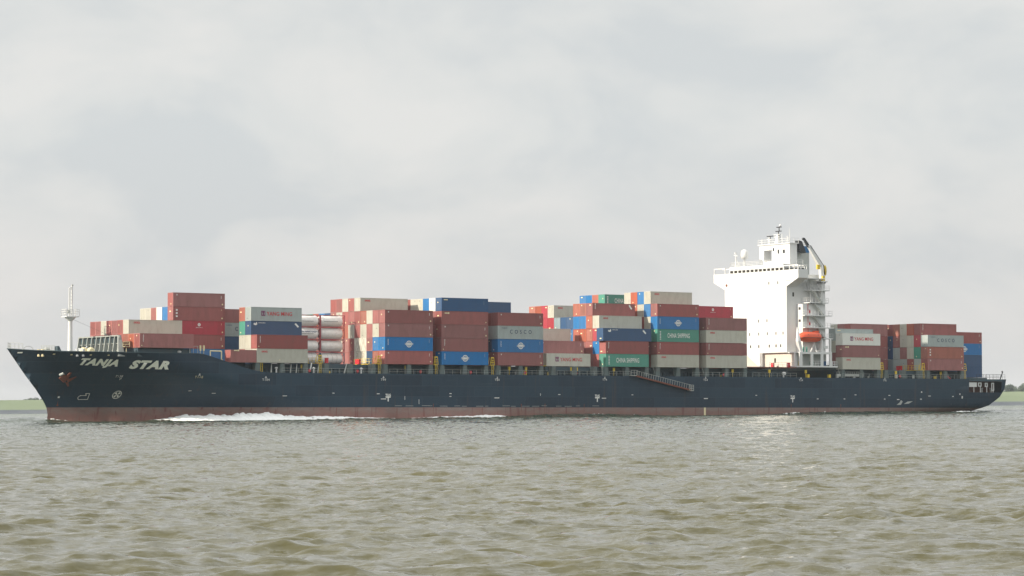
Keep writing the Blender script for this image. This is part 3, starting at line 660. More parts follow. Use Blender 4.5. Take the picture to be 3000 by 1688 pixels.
# aft casing, platforms, stairs
mb = MB(); zb(mb, 177.3, 184.4, 2.2, 4.499, .75, 15.6); zb(mb, 181.0, 186.5, 4.5, 26.0, .75, 22.8); zb(mb, 180.91, 180.99, 4.6, 27.0, 4.1, 19.7); zb(mb, 179.3, 184.6, 4.499 - 1.2, 4.499, 15.6, 16.0)
cas = part('engine_casing', mb, WHITE)
for z, s0, s1, t0 in ((10.0, 176.9, 186.0, .9), (12.9, 176.9, 185.6, 1.0), (16.0, 178.8, 184.8, 1.4), (19.0, 179.8, 185.4, 1.6), (7.4, 181.2, 185.2, .3)):
    mb = MB(); zb(mb, s0, s1, t0, 2.199 if z < 16 else 4.49, z - .22, z); fl = part('external_platform', mb, WHITE)
    mb = MB(); mb.rail([(s0, 2.2 if z < 16 else 4.4, z), (s0, t0, z), (s1, t0, z), (s1, 2.2, z)], 1.05, .035, 1.0, 1); sub('platform_railing', mb, WHITE, fl)
for z in (10.4, 13.3): mb = MB(); zb(mb, 177.27, 177.31, 2.9, 3.6, z + .9, z + 1.5); sub('window', mb, DARK, cas)
for z in (3.0, 7.7, 14.6): mb = MB(); mb.lathe([(0, -.05), (.26, -.05), (.26, .05), (0, .05)], (177.28, 3.3, z), 'x', 12); sub('porthole', mb, DARK, cas)
for k, (z0, s0) in enumerate(((7.4, 183.4), (10.0, 182.6), (12.9, 182.8), (16.0, 182.3))):
    mb = MB(); mb.hexa([(s0, 1.3, z0), (s0 + .7, 1.3, z0), (s0 + .7, 2.0, z0), (s0, 2.0, z0)], [(s0 - 2.4, 1.3, z0 + 2.7), (s0 - 2.1, 1.3, z0 + 2.7), (s0 - 2.1, 2.0, z0 + 2.7), (s0 - 2.4, 2.0, z0 + 2.7)]); sub('stairway', mb, LGREY, cas)
mb = MB(); mb.tube((178.9, 2.1, 8), (178.9, 2.1, 15.5), .06, n=5); sub('fire_pipe', mb, RED, cas)
for z in (10.3, 13.2): mb = MB(); zb(mb, 179.3, 179.6, 2.05, 2.2, z + .2, z + 1.0); sub('hose_box', mb, RED, cas)
# deckhouse below the boat
mb = MB()
T0 = .05
zb(mb, 174.4, 186.4, T0, 4.4, .42, .78)
zb(mb, 174.4, 184.6, T0, .35, 3.55, 4.04)
for a, b_ in ((174.4, 175.3), (177.9, 178.7), (181.1, 181.9), (183.9, 184.6)): zb(mb, a, b_, T0 + .003, .347, .78, 3.55)
zb(mb, 174.4, 184.6, .35, 4.4, 3.85, 4.04)
dh = part('boat_deck_house', mb, WHITE)
mb = MB(); zb(mb, 175.35, 184.4, 1.9, 2.19, .78, 3.8); sub('inner_wall', mb, LGREY, dh)
for a, b_ in ((175.4, 1), (178.9, 2), (182.2, 3), (182.9, 3)):
    mb = MB(); zb(mb, a + .2, a + .9, 1.2, 1.88, .79, 1.9); sub('deck_locker', mb, (YEL, MATS['paint_green'], MATS['paint_navy'])[b_ - 1], dh)
mb = MB(); mb.rail([(184.7, .1, .78), (186.3, .1, .78), (186.3, 3.5, .78)], 1.1, .06, .7, 2); mb.rail([(178.7, .15, .78), (181.1, .15, .78)], 1.1, .05, .7, 1); mb.rail([(166, 1.2, .42), (174.3, 1.2, .42)], 1.05, .04, 1.2, 1); sub('deck_railing', mb, WHITE, dh)
mb = MB()
for a in (181.4, 184.1): zb(mb, a, a + .4, .15, .6, 4.04, 7.2)
mb.tube((182.8, .7, 4.1), (182.8, .7, 6.9), .2); pbox(mb, 183, .7, 4.9, 1.3, .7, .7)
sub('boat_platform_frame', mb, WHITE, dh)
mb = MB(); zb(mb, 159.5, 174.2, 1.0, 30, .15, .4); sub('upper_deck_plating', mb, DECKR, dh)
for t in (3.2, 9.0): mb = MB(); pbox(mb, 173.6, t, .42, .5, .8, 1.1); sub('fire_box', mb, RED, dh)
# davits
for s, d in ((175.3, -1), (181.8, 1)):
    mb = MB(); mb.hexa([(s - .3, .4, 4.04), (s + .5, .4, 4.04), (s + .5, 1.6, 4.04), (s - .3, 1.6, 4.04)], [(s - 1.1 * (d < 0), .3, 6.6), (s - .6 * (d < 0) + .3, .3, 6.6), (s - .6 * (d < 0) + .3, 1.2, 6.6), (s - 1.1 * (d < 0), 1.2, 6.6)])
    mb.hexa([(s - 1.1 * (d < 0), .3, 6.6), (s - .6 * (d < 0) + .3, .3, 6.6), (s - .6 * (d < 0) + .3, 1.2, 6.6), (s - 1.1 * (d < 0), 1.2, 6.6)], [(s + .1, 2.0, 10.0), (s + .45, 2.0, 10.0), (s + .45, 2.15, 10.0), (s + .1, 2.15, 10.0)])
    mb.tube((s + .2, 2.1, 9.6), (s + .1, .9, 8.4), .08); part('boat_davit', mb, WHITE)
mb = MB(); mb.tube((178.9, 1.2, 4.04), (180.0, 1.2, 6.3), .18); mb.tube((180.8, 1.2, 4.04), (180.0, 1.2, 6.3), .18); pbox(mb, 182, 1.2, 4.04, 1.6, .9, .5); part('boat_cradle', mb, WHITE)
for s in (176.6, 177.6): mb = MB(); mb.tube((s, 1.2, 4.04), (s, 1.2, 5.3), .2, n=8); part('gas_bottle', mb, MATS['paint_green'])
# crane
mb = MB(); mb.tube((184.0, 3.0, 16.0), (184.0, 3.0, 21.0), .85, .75, n=14); mb.box(183.0, 2.0, 20.9, 185.1, 4.0, 21.2); crn = part('provision_crane', mb, WHITE)
mb = MB(); mb.tube((184.0, 3.0, 21.2), (183.7, 3.0, 25.3), .55, .45, n=8); mb.hexa([(183.1, 2.5, 24.8), (184.1, 2.5, 25.0), (184.1, 3.5, 25.0), (183.1, 3.5, 24.8)], [(179.6, 2.7, 29.6), (180.15, 2.7, 29.8), (180.15, 3.3, 29.8), (179.6, 3.3, 29.6)]); sub('crane_boom', mb, WHITE, crn)
mb = MB(); mb.hexa([(179.65, 2.75, 29.2), (180.25, 2.75, 29.6), (180.25, 3.25, 29.6), (179.65, 3.25, 29.2)], [(178.3, 2.8, 31.2), (178.75, 2.8, 31.4), (178.75, 3.2, 31.4), (178.3, 3.2, 31.2)]); mb.lathe([(0, -.2), (.32, -.2), (.32, .2), (0, .2)], (178.4, 3.0, 31.2), 'y', 10); mb.tube((180.3, 2.6, 29.7), (184.2, 2.6, 25.2), .08); mb.tube((184.3, 2.5, 25.2), (184.6, 2.5, 22.8), .14); sub('crane_jib_extension', mb, DARK, crn)
mb = MB(); mb.tube((184.0, 3, 20.7), (184.0, 3, 20.88), 1.1, n=12); sub('crane_slew_ring', mb, DARK, crn)
mb = MB(); pbox(mb, 182.4, 2.3, 24.0, .9, .4, 1.1); pbox(mb, 184.0, 2.3, 21.2, .8, .4, 1.2); sub('crane_warning_panel', mb, YEL, crn)
mb = MB(); mb.lathe([(.1, 25.1), (.35, 24.6), (.4, 23.6), (.3, 22.8), (.1, 22.6)], (185.2, 3.0, 0), n=10); sub('hoist_block', mb, YEL, crn)
mb = MB()
for z in (16.0, 17.4): pass
mb.tube((180.6, 3.0, 16.0), (180.6, 3.0, 21.6), .12); mb.tube((180.6, 3.0, 21.5), (183.4, 3.0, 16.2), .12); mb.box(177.4, 1.0, 21.6, 183.4, 4.4, 21.75); mb.tube((183.2, 1.2, 21.8), (182.2, 1.2, 16.2), .08); part('crane_support_frame', mb, WHITE)
# lifeboat
def lifeboat():
    mb = MB(); n = 22; ns = 24; b = len(mb.v); Lb = 7.1
    for i in range(ns + 1):
        u = -1 + 2 * i / ns; x = u * Lb / 2
        w = (max(0, 1 - abs(u) ** 3.2)) ** .6; bw_ = 1.25 * w
        top = 1.32 * (max(0, 1 - abs(u) ** 4)) ** .5; bot = -1.12 * (max(0, 1 - abs(u) ** 4.5)) ** .7
        for k in range(n):
            a = 2 * math.pi * k / n; ca, sa = math.cos(a), math.sin(a)
            y = bw_ * math.copysign(abs(ca) ** .8, ca); z = (top if sa > 0 else -bot) * math.copysign(abs(sa) ** .85, sa)
            mb.v.append((x, y, z))
    for i in range(ns):
        for k in range(n):
            j = (k + 1) % n; mb.f.append((b + i * n + k, b + i * n + j, b + (i + 1) * n + j, b + (i + 1) * n + k)); mb.m.append(0)
    return mb
root = bpy.data.objects.new('lifeboat', None); COL.objects.link(root); root.matrix_world = SHIP @ Matrix.Translation((178.65, 1.15, 6.4))
tag(root, 'enclosed orange lifeboat hanging in white davits on the port side behind the bridge', 'lifeboat')
lm = lifeboat(); o = link('boat_hull', lm.mesh('boat_hull', True), ORG, root, (0, 0, 1.15))
mb = MB(); mb.hexa([(-3.4, -1.33, 1.0), (3.4, -1.33, 1.0), (3.4, 1.33, 1.0), (-3.4, 1.33, 1.0)], [(-3.4, -1.33, 1.14), (3.4, -1.33, 1.14), (3.4, 1.33, 1.14), (-3.4, 1.33, 1.14)]); link('fender_strip', mb.mesh('fender_strip'), RUST, root)
mb = MB(); mb.box(1.2, -.5, 2.3, 2.4, .5, 2.75); link('helm_turret', mb.mesh('helm_turret'), ORG, root)
for x in (-1.6, -.6, .4, 1.4): mb = MB(); mb.box(x, -1.12, 1.55, x + .4, -1.04, 1.8); link('window', mb.mesh('window'), GLASS, root)

# ------------------------------------------------------------------ stern: open mooring deck
mb = MB(); zb(mb, 228.4, 242.9, .6, 31.5, -2.65, -2.14); part('poop_deck', mb, DECKR)
mb = MB(); zb(mb, 229.7, 242.0, .9, 30.5, -5.5, -5.36); mb2 = MB(); zb(mb2, 229.6, 242.4, 4.2, 4.4, -5.35, -2.66); zb(mb2, 229.5, 229.75, .4, 4.2, -5.35, -2.66); md = part('mooring_deck', mb, DECKR)
sub('mooring_deck_wall', mb2, mat('mooring_brown', (0.13, 0.06, 0.045), .7, dirt=.5), md)
mb = MB(); zb(mb, 229.8, 241.4, ht(235, -3) - .02, ht(235, -3) + .3, -2.62, -2.06); part('poop_edge_beam', mb, COAM)
for s, w, z0, z1 in ((230.0, 2.6, -4.0, -2.9), (233.2, 1.1, -3.9, -2.9), (235.6, .9, -4.0, -2.95), (237.9, .9, -4.9, -2.95)):
    mb = MB(); t = ht(s + w / 2, -3.5) + .12
    zb(mb, s, s + w, t, t + .15, z0, z0 + .22); zb(mb, s, s + w, t, t + .15, z1 - .22, z1); zb(mb, s, s + .22, t + .004, t + .146, z0 + .22, z1 - .22); zb(mb, s + w - .22, s + w, t + .004, t + .146, z0 + .22, z1 - .22)
    if w > 2: zb(mb, s + .22, s + w - .22, t + .05, t + .1, z0 + .22, z1 - .22)
    zb(mb, s + w * .6, s + w * .6 + .15, t + .02, t + .14, -5.35, z0)
    part('fairlead_frame', mb, WHITE)
for s in (236.2, 239.4): mb = MB(); mb.tube((s, 2.2, -5.35), (s, 2.2, -4.3), .3, n=10); mb.tube((s, 2.2, -4.4), (s, 2.2, -4.2), .42, n=10); part('mooring_bollard', mb, LGREY)
for sg in (-1, 1):
    mb = MB(); pts = [(s, 16.1 + sg * (half(s, -2) - .15), -2.06) for s in (232.5, 236, 239.5, 242.7)]; mb.rail(pts, 1.2, .035, 1.1, 1); part('stern_railing', mb, DARK)
mb = MB(); mb.rail([(242.75, 1.5, -2.06), (242.75, 30.6, -2.06)], 1.2, .035, 1.4, 1); part('stern_railing', mb, DARK)
mb = MB(); mb.tube((241.7, 1.2, -2.05), (242.6, 1.2, -.3), .16, .12); mb.tube((242.6, 1.2, -.3), (242.4, 1.2, .0), .2); part('stern_davit', mb, DARK)
mb = MB(); zb(mb, 229.3, 242.4, 6.5, 16.0, -2.1, -1.6); part('hatch_coaming', mb, COAM)
mb = MB(); mb.tube((222.6, .4, -1.3), (224.6, .4, -2.6), .16, n=6); part('life_raft_rail', mb, RED)
for s, m in ((177.5, YEL), (184.2, YEL), (192.0, LGREY)): mb = MB(); pbox(mb, s, .7, -2.08, .6, .6, .8); part('deck_locker', mb, m)
mb = MB(); mb.lathe([(0, -1.5), (.45, -1.45), (.55, -1.1), (.45, -.8), (0, -.7)], (170.2, .9, .0), n=12); part('life_raft_canister', mb, WHITE)
mb = MB(); mb.box(186.5, .4, -1.7, 195.0, .9, -1.1); mb.rail([(186.5, .5, -1.1), (195, .5, -1.1)], .5, .04, .7, 0); mb.box(186.5, .42, -2.1, 187, .88, -1.7); mb.box(194.3, .42, -2.1, 194.8, .88, -1.7); part('stowed_gangway', mb, LGREY)

# ------------------------------------------------------------------ containers
def corr_side(mb, L_, z0, z1, y, sgn, x0, per=.27, dep=.045):
    x = x0; k = 0; pts = []
    while x < L_ - x0 - .02:
        for dx, d in ((0, 0), (.35, 0), (.5, 1), (.85, 1)):
            xx = x + dx * per
            if xx < L_ - x0: pts.append((xx, d))
        x += per
    pts.append((L_ - x0, 0))
    for (a, da), (b, db) in zip(pts, pts[1:]):
        mb.quad((a, y + sgn * da * dep, z0), (b, y + sgn * db * dep, z0), (b, y + sgn * db * dep, z1), (a, y + sgn * da * dep, z1))
def body_mesh(L_, H, smooth=False):
    W = 2.438; mb = MB(); g = 0.014
    for x in (0, L_ - .17):
        for y in (0, W - .16): mb.box(x, y, g, x + .17, y + .16, H)
    for y in (0, W - .08):
        mb.box(.17, y + .004, g + .02, L_ - .17, y + .076, .17); mb.box(.17, y + .004, H - .11, L_ - .17, y + .076, H - .004)
    for x in (0.003, L_ - .093): mb.box(x, .16, H - .14, x + .09, W - .16, H - .004); mb.box(x, .16, g + .02, x + .09, W - .16, .18)
    if smooth:
        for y, s_ in ((.012, 1), (W - .012, -1)): mb.quad((.17, y, .17), (L_ - .17, y, .17), (L_ - .17, y, H - .11), (.17, y, H - .11))
    else:
        corr_side(mb, L_, .17, H - .11, .018, 1, .17); corr_side(mb, L_, .17, H - .11, W - .018, -1, .17)
    for x in (L_ - .03, .07): mb.quad((x, .16, .18), (x, W - .16, .18), (x, W - .16, H - .14), (x, .16, H - .14))
    mb.quad((0.09, .076, H - .02), (L_ - .09, .076, H - .02), (L_ - .09, W - .076, H - .02), (.09, W - .076, H - .02))
    mb.quad((0.09, .076, .06), (L_ - .09, .076, .06), (L_ - .09, W - .076, .06), (.09, W - .076, .06))
    return mb.mesh('shipping_container')
def door_mesh(H, plain=False):
    mb = MB(); W = 2.438
    mb.box(.025, .17, .19, .065, W / 2 - .01, H - .15); mb.box(.025, W / 2 + .01, .19, .065, W - .17, H - .15)
    if not plain:
        for y in (.5, .95, 1.48, 1.93): mb.tube((.0, y, .14), (.0, y, H - .1), .022, n=5)
        for y in (.5, .95, 1.48, 1.93): mb.box(-.02, y - .12, 1.1, .02, y + .16, 1.16)
        for z in (.9, 1.75): mb.box(.012, .2, z, .026, W - .2, z + .05)
    return mb.mesh('door')
HC = 2.896; SD = 2.591; TP = 2.91
BODY = {('40', HC): body_mesh(12.19, HC), ('40', SD): body_mesh(12.19, SD), ('45', HC): body_mesh(13.72, HC), ('20', SD): body_mesh(6.06, SD), ('40s', HC): body_mesh(12.19, HC, True)}
DOOR = {HC: door_mesh(HC), SD: door_mesh(SD), 's': door_mesh(HC, True)}
def flat_panel(qs, y=-.012):
    mb = MB()
    for q in qs: mb.quad(*[(a, y, b) for a, b in q])
    return mb.mesh('marking')
def rc(a, b, w, h): return [(a, b), (a + w, b), (a + w, b + h), (a, b + h)]
def disc(cx, cz, r, n=10): return [(cx + r * math.cos(2 * math.pi * i / n), cz + r * math.sin(2 * math.pi * i / n)) for i in range(n)]
def rings(cx, cz, r0, r1, n=20):
    out = []
    for i in range(n):
        a, b = 2 * math.pi * i / n, 2 * math.pi * (i + 1) / n
        out.append([(cx + r0 * math.cos(a), cz + r0 * math.sin(a)), (cx + r1 * math.cos(a), cz + r1 * math.sin(a)), (cx + r1 * math.cos(b), cz + r1 * math.sin(b)), (cx + r0 * math.cos(b), cz + r0 * math.sin(b))])
    return out
rr = random.Random(5)
def dashes(x, z, n, w, h, vert=True):
    out = []
    for i in range(n):
        if vert: out.append(rc(x, z - i * h * 1.5, w * rr.uniform(.6, 1), h))
        else: out.append(rc(x + i * w * 1.35, z, w, h * rr.uniform(.6, 1)))
    return out
MK = {
 'code': ([flat_panel(dashes(.75, 2.45, 2, .32, .1) + dashes(11.25, 2.3, 6, .16, .07) ), flat_panel([disc(11.6, .62, .17)])], [MARKW, MARKC]),
 'vert': ([flat_panel(dashes(.72, 2.5, 10, .2, .095)), flat_panel([disc(.45, .45, .12)])], [MARKW, MARKC]),
 'blocks': ([flat_panel([rc(.62, z, .42, .34) for z in (.7, 1.35, 2.0)]), flat_panel([disc(11.5, .6, .17)] + dashes(11.3, 2.4, 3, .14, .07))], [MARKW, MARKC]),
 'globe': ([flat_panel(rings(6.1, 1.45, .55, .72) + rings(6.1, 1.45, .30, .40, 14) + [rc(5.05, 1.28, 2.1, .1), rc(5.05, 1.52, 2.1, .1), rc(5.62, 1.38, .95, .14)] + dashes(.72, 2.35, 10, .2, .085)), flat_panel(dashes(11.2, 2.4, 8, .14, .06))], [MARKW, MATS['paint_cool_grey']]),
 'logo': ([flat_panel(rings(6.1, 2.1, .16, .34, 12) + [disc(6.1, 2.1, .1)] + dashes(5.35, 1.45, 5, .24, .1, False)), flat_panel([disc(11.6, .6, .17)] + dashes(11.3, 2.4, 4, .14, .07))], [MARKW, MARKC]),
 'bird': ([flat_panel([[(.55, 2.25), (.8, 2.5), (1.05, 2.35), (1.35, 2.75), (1.5, 2.2), (1.2, 2.0), (.85, 2.05)]] + dashes(1.7, 2.45, 6, .22, .14, False)), flat_panel([[(10.4, 2.4), (10.75, 2.6), (11.5, 1.9), (11.2, 1.65)]])], [MARKW, MARKW]),
 'diag': ([flat_panel(dashes(.7, 2.5, 6, .22, .13) + [disc(.8, 2.62, .16)]), flat_panel([[(10.3, 2.5), (10.7, 2.65), (11.35, 1.75), (11.0, 1.6)]])], [MARKW, MARKW]),
 'cap': ([flat_panel([rc(.8, 2.35, .8, .22), rc(1.65, 2.3, .35, .34)]), flat_panel([disc(11.6, .6, .12)])], [MARKC, MARKC]),
 'small': ([flat_panel([rc(.6, 2.35, 1.0, .2)]), flat_panel(dashes(11.0, 2.2, 7, .14, .07))], [MARKC, MATS['paint_steel_blue_grey']]),
}
# emblem box for the YANG MING boxes
EMB = flat_panel([rc(0, 0, .95, .16), rc(0, .86, .95, .16), rc(.0, .16, .14, .7), rc(.81, .16, .14, .7), rc(.38, .16, .2, .7), rc(.2, .62, .56, .12)])
FACE_DOTS = [flat_panel([disc(0, 0, .16, 8)], 0), flat_panel([rc(-.3, -.12, .6, .24)], 0)]
CNAME = {'M': 'maroon', 'O': 'rust orange', 'R': 'bright red', 'G': 'warm grey', 'B': 'bright blue', 'N': 'navy', 'T': 'green', 'C': 'cool grey', 'W': 'off-white', 'D': 'dirty streaked white', 'S': 'steel grey'}
ORD = ['bottom', 'second', 'third', 'fourth', 'fifth', 'sixth']
ROWN = ['outermost near-side row', 'second row in', 'third row in', 'fourth row in', 'fifth row in', 'sixth row in', 'seventh row in', 'eighth row in', 'ninth row in', 'tenth row in', 'eleventh row in', 'twelfth row in', 'thirteenth row in']
BAYN = {'1': 'stack block nearest the bow', 'A': 'second block from the bow', 'B': 'third block, before the tanks', 'D': 'block just aft of the tanks', 'E': 'second block aft of the tanks', 'F': 'third block aft of the tanks', 'G': 'low block amidships', 'H': 'third block ahead of the bridge', 'I': 'second block ahead of the bridge', 'J': 'block next ahead of the bridge', 'K': 'first block behind the bridge', 'K2': 'second block behind the bridge', 'L': 'third block behind the bridge', 'M': 'aftmost block at the stern'}
BASEZ = {'1': 2.75, 'A': .12, 'M': -1.5}
TOFF = {'A': 11.6 - 12.5}
GRP = 'shipping containers stacked on the deck'
WORD = {'COSCO': ' lettered COSCO', 'CHINA': ' lettered CHINA SHIPPING', 'YM': ' lettered YANG MING', 'OOCL': ' lettered OOCL', 'globe': ' with a globe emblem', 'logo': ' with a small round logo', 'bird': ' with a white bird mark', 'diag': ' with a white diagonal mark', 'blocks': ' with three white characters', 'vert': ' with white upright lettering'}
count = 0
def container(bay, row, tier, key, mark=None, kind='40', H=HC, z=None, s=None, ds=0.0, front=None):
    global count
    s_ = (BAY[bay] if s is None else s) + ds
    t_ = row * 2.5 + TOFF.get(bay, 0)
    z_ = (BASEZ.get(bay, 0.0) + tier * (2.84 if bay == 'M' else TP)) if z is None else z
    if kind == '45': s_ -= .76
    me = BODY[(kind, H)]
    rng = random.Random(hash((bay, row, tier, kind)) % 100000 if False else (sum(map(ord, bay)) * 1009 + row * 53 + tier * 7))
    o = link('shipping_container', me, BX[key]); o.matrix_world = SHIP @ Matrix.Translation((s_ + rng.uniform(-.02, .02), t_ + rng.uniform(-.015, .015), z_))
    lab = CNAME[key] + ' container' + WORD.get(mark, '') + ', ' + ORD[tier] + ' tier, ' + ROWN[row] + ', ' + BAYN[bay]
    if kind == '20': lab = 'short maroon twenty-foot container where the high bow bulwark slopes down'
    lab = lab.replace(',', '') if len(lab.split()) > 16 else lab
    w = lab.split()
    if len(w) > 16:
        lab = CNAME[key] + ' container, ' + ORD[tier] + ' tier, ' + ROWN[row] + ', ' + BAYN[bay]
    tag(o, lab, 'shipping container', GRP)
    dk = 's' if kind == '40s' else H
    link('door', DOOR[dk], BX[front or key], o)
    if mark in MK:
        sh = (13.72 - 12.19) / 2 if kind == '45' else 0
        mes, ms = MK[mark]
        for me_, m in zip(mes, ms): link('side_marking', me_, m, o, (sh, 0, 0))
    elif mark == 'COSCO': link('lettering', text_mesh('COSCO', 5.8, .86, bold=.0, space=1.9), MARKN, o, (3.25, -.012, 1.2)); link('small_lettering', text_mesh('COSCO', 1.4, .2, bold=.02), MARKN, o, (1.1, -.012, 2.3))
    elif mark == 'CHINA': link('lettering', text_mesh('CHINA SHIPPING', 6.5, 1.05, bold=.01, space=1.08), MARKW, o, (2.95, -.012, .95)); link('side_marking', flat_panel([rc(.75, zz, .3, .2) for zz in (.5, .85, 1.2, 1.55, 1.9, 2.25)]), MARKW, o)
    elif mark == 'YM': link('lettering', text_mesh('YANG MING', 6.1, .82, bold=.01), MARKR, o, (3.75, -.012, 1.15)); link('emblem', EMB, MATS['marking_plum'], o, (2.45, 0, 1.1))
    elif mark == 'OOCL': link('lettering', text_mesh('OOCL', 1.45, .38, shear=.2, bold=.05), MARKR, o, (1.15, -.012, 2.12))
    # small pale placards on the bow-facing end
    if rng.random() < .7:
        p = link('door_placard', FACE_DOTS[rng.random() < .35], MARKC if key in 'MORBNST' else DARK, o, (-.03, .5 + 1.3 * rng.random(), rng.choice((2.45, .55, 1.9)) if H == HC else 2.2)); p.rotation_euler = (0, 0, -math.pi / 2)
        if key not in 'MORBNST': p.scale = (.6, 1, .35)
    count += 1; return o
mat('marking_plum', (0.20, 0.02, 0.12), 0.6)
def stack(bay, row, keys, marks=(), start=0, **kw):
    for i, k in enumerate(keys):
        if k == '.': continue
        mk = marks[i] if i < len(marks) else None
        kd = dict(kw)
        if k == 'w': k = 'W'; kd['kind'] = '40s'
        if k == 'g': k = 'G'; kd['kind'] = '40s'
        container(bay, row, start + i, k, mk, **kd)
# bow block
stack('1', 0, 'M', ['vert']); stack('1', 1, 'O'); stack('1', 2, 'OG', [None, 'OOCL'])
for r_, k in zip(range(3, 9), 'MMMGMM'): stack('1', r_, 'M' + k, [None, None])
# second block (narrower, starts further inboard)
stack('A', 5, 'BMRMM', ['code', 'code', 'logo', 'blocks', 'code'])
for r_, k in zip(range(6, 11), 'BWMGG'): stack('A', r_, 'MNM' + k)
# third block
stack('B', 0, 'GM', ['OOCL', 'vert']); stack('B', 1, 'GGNC', [None, None, 'bird', 'YM']); stack('B', 2, 'MGTO'); stack('B', 6, 'BNCM', [None, None, 'COSCO', None])
container('B', 0, 0, 'M', 'cap', kind='20', H=SD, s=20.75)
# block aft of the tanks
D = {0: 'MBMM', 1: 'OBGM', 2: 'NMMG', 3: 'DDGO', 4: 'DDMMG', 5: 'MMGMM', 6: 'MMOMG', 7: 'MGMGM', 8: 'MMMMM', 9: 'MMMN', 10: 'MMMB', 11: 'MMMO', 12: 'MMMT'}
for r_, k in D.items(): stack('D', r_, k, {0: ['code', 'globe', 'code', 'code'], 4: [None, None, None, None, 'OOCL']}.get(r_, ()))
E_ = {0: 'BMMMN', 1: 'MMMMW', 2: 'MMMGB', 3: 'MMMMG', 4: 'MMMMG', 5: 'MMMMM'}
for r_, k in E_.items(): stack('E', r_, k, {0: ['globe', 'vert', 'code', 'cap', 'small']}.get(r_, ()))
stack('F', 0, 'MBCM', ['code', 'globe', 'COSCO', 'code']); stack('F', 1, 'MNCM'); stack('F', 5, 'MMNNN')
stack('G', 1, 'g', ['YM']); stack('G', 2, 'MM', [None, 'code']); stack('G', 3, 'MM'); stack('G', 4, 'MMG')
stack('H', 0, 'TM', ['CHINA', 'vert']); container('H', 0, 2, 'N', 'bird', kind='45')
stack('H', 1, 'MBRG', [None, None, None, 'OOCL']); stack('H', 2, 'MMOOM', [None, None, None, None, 'diag'])
stack('H', 3, 'MMOBO'); stack('H', 4, 'MMOBO'); stack('H', 5, 'MMBN'); stack('H', 6, 'MMMN'); stack('H', 7, 'MMMS')
stack('H', 8, 'MMMRG', [None, None, None, None, 'OOCL']); stack('H', 9, 'MMMRR'); stack('H', 10, 'MMMMO'); stack('H', 11, 'MMMMO')
stack('I', 0, 'GMTBM', ['OOCL', 'vert', 'CHINA', 'globe', 'code']); stack('I', 1, 'MMMGBG', [None] * 5 + ['OOCL']); stack('I', 2, 'MMMMGB'); stack('I', 3, 'MMMMOO'); stack('I', 4, 'MMMMMG')
stack('I', 8, 'MMMMMT', [None] * 5 + ['CHINA']); stack('I', 9, 'MMMMMO'); stack('I', 10, 'MMMMMB'); stack('I', 11, 'MMMMMB')
stack('J', 0, 'GMGM', ['OOCL', 'vert', 'OOCL', 'vert']); stack('J', 1, 'MMMM'); stack('J', 2, 'MMMMR', [None] * 4 + ['logo'])
stack('K', 0, 'GMw', ['OOCL', 'cap', 'YM']); stack('K', 1, 'MGC', [None, None, 'small'], )
stack('K2', 5, 'MMMM'); stack('K2', 6, 'MMMM'); stack('K2', 7, 'MMMG')
Lx = {0: 'MOC', 1: 'CTRM', 2: 'MGGO', 3: 'CMGG', 4: 'CCMO', 5: 'SNNM'}
for r_, k in Lx.items(): stack('L', r_, k, {0: ['code', 'blocks', 'COSCO'], 1: [None, None, None, 'vert']}.get(r_, ()))
stack('M', 3, 'NNBM', [None, None, 'globe', 'code']); stack('M', 4, 'MMMM')
# shift the second row behind the bridge up: it stands on a raised hatch
for o in list(COL.objects):
    if o.get('label', '').find('second row in, first block behind') >= 0 or o.get('label', '').find('second row in first block behind') >= 0: o.matrix_world = Matrix.Translation((0, 0, 1.15)) @ o.matrix_world
mb = MB(); zb(mb, 188.0, 200.0, 2.62, 29.5, -.118, 1.1); part('raised_hatch', mb, GREYG)

# ---- tank containers
def tank_meshes():
    mb = MB(); r = 1.17; L_ = 6.06
    prof = [(0, .22), (.5, .2), (.9, .29), (1.1, .45), (r, .66), (r, 5.40), (1.1, 5.61), (.9, 5.77), (.5, 5.84), (0, 5.84)]
    mb.lathe(prof, (0, 1.22, 1.31), 'x', 28); t_ = mb.mesh('tank', True)
    mb = MB(); H = 2.59; W = 2.438
    for x in (0, L_ - .14):
        for y in (0, W - .14): mb.box(x, y, .012, x + .14, y + .14, H)
        mb.box(x + .01, .14, H - .13, x + .13, W - .14, H - .01); mb.box(x + .01, .14, .02, x + .13, W - .14, .16)
        for sg in (0, 1): mb.tube((x + .07, .14, .2 if sg else H - .2), (x + .07, W - .14, H - .2 if sg else .2), .05, n=4)
    for y in (0, W - .1):
        mb.box(.14, y + .01, .02, L_ - .14, y + .09, .15); mb.box(.14, y + .01, H - .11, L_ - .14, y + .09, H - .01)
    f_ = mb.mesh('frame')
    mb = MB(); mb.box(1.2, .75, 2.42, 4.9, 1.7, 2.46); mb.lathe([(.28, 2.3), (.28, 2.5), (0, 2.52)], (3.0, 1.22, 0), n=12); w_ = mb.mesh('walkway')
    mb = MB()
    for x in (1.9, 3.05, 4.2): mb.lathe([(1.175, -.03), (1.19, 0), (1.175, .03)], (x, 1.22, 1.31), 'x', 24)
    b_ = mb.mesh('band'); return t_, f_, w_, b_
TM = tank_meshes()
TANKRED = mat('tank_frame_red', (0.30, 0.045, 0.06), .5, dirt=.25)
TANKBLU = mat('tank_frame_blue', (0.03, 0.07, 0.13), .5)
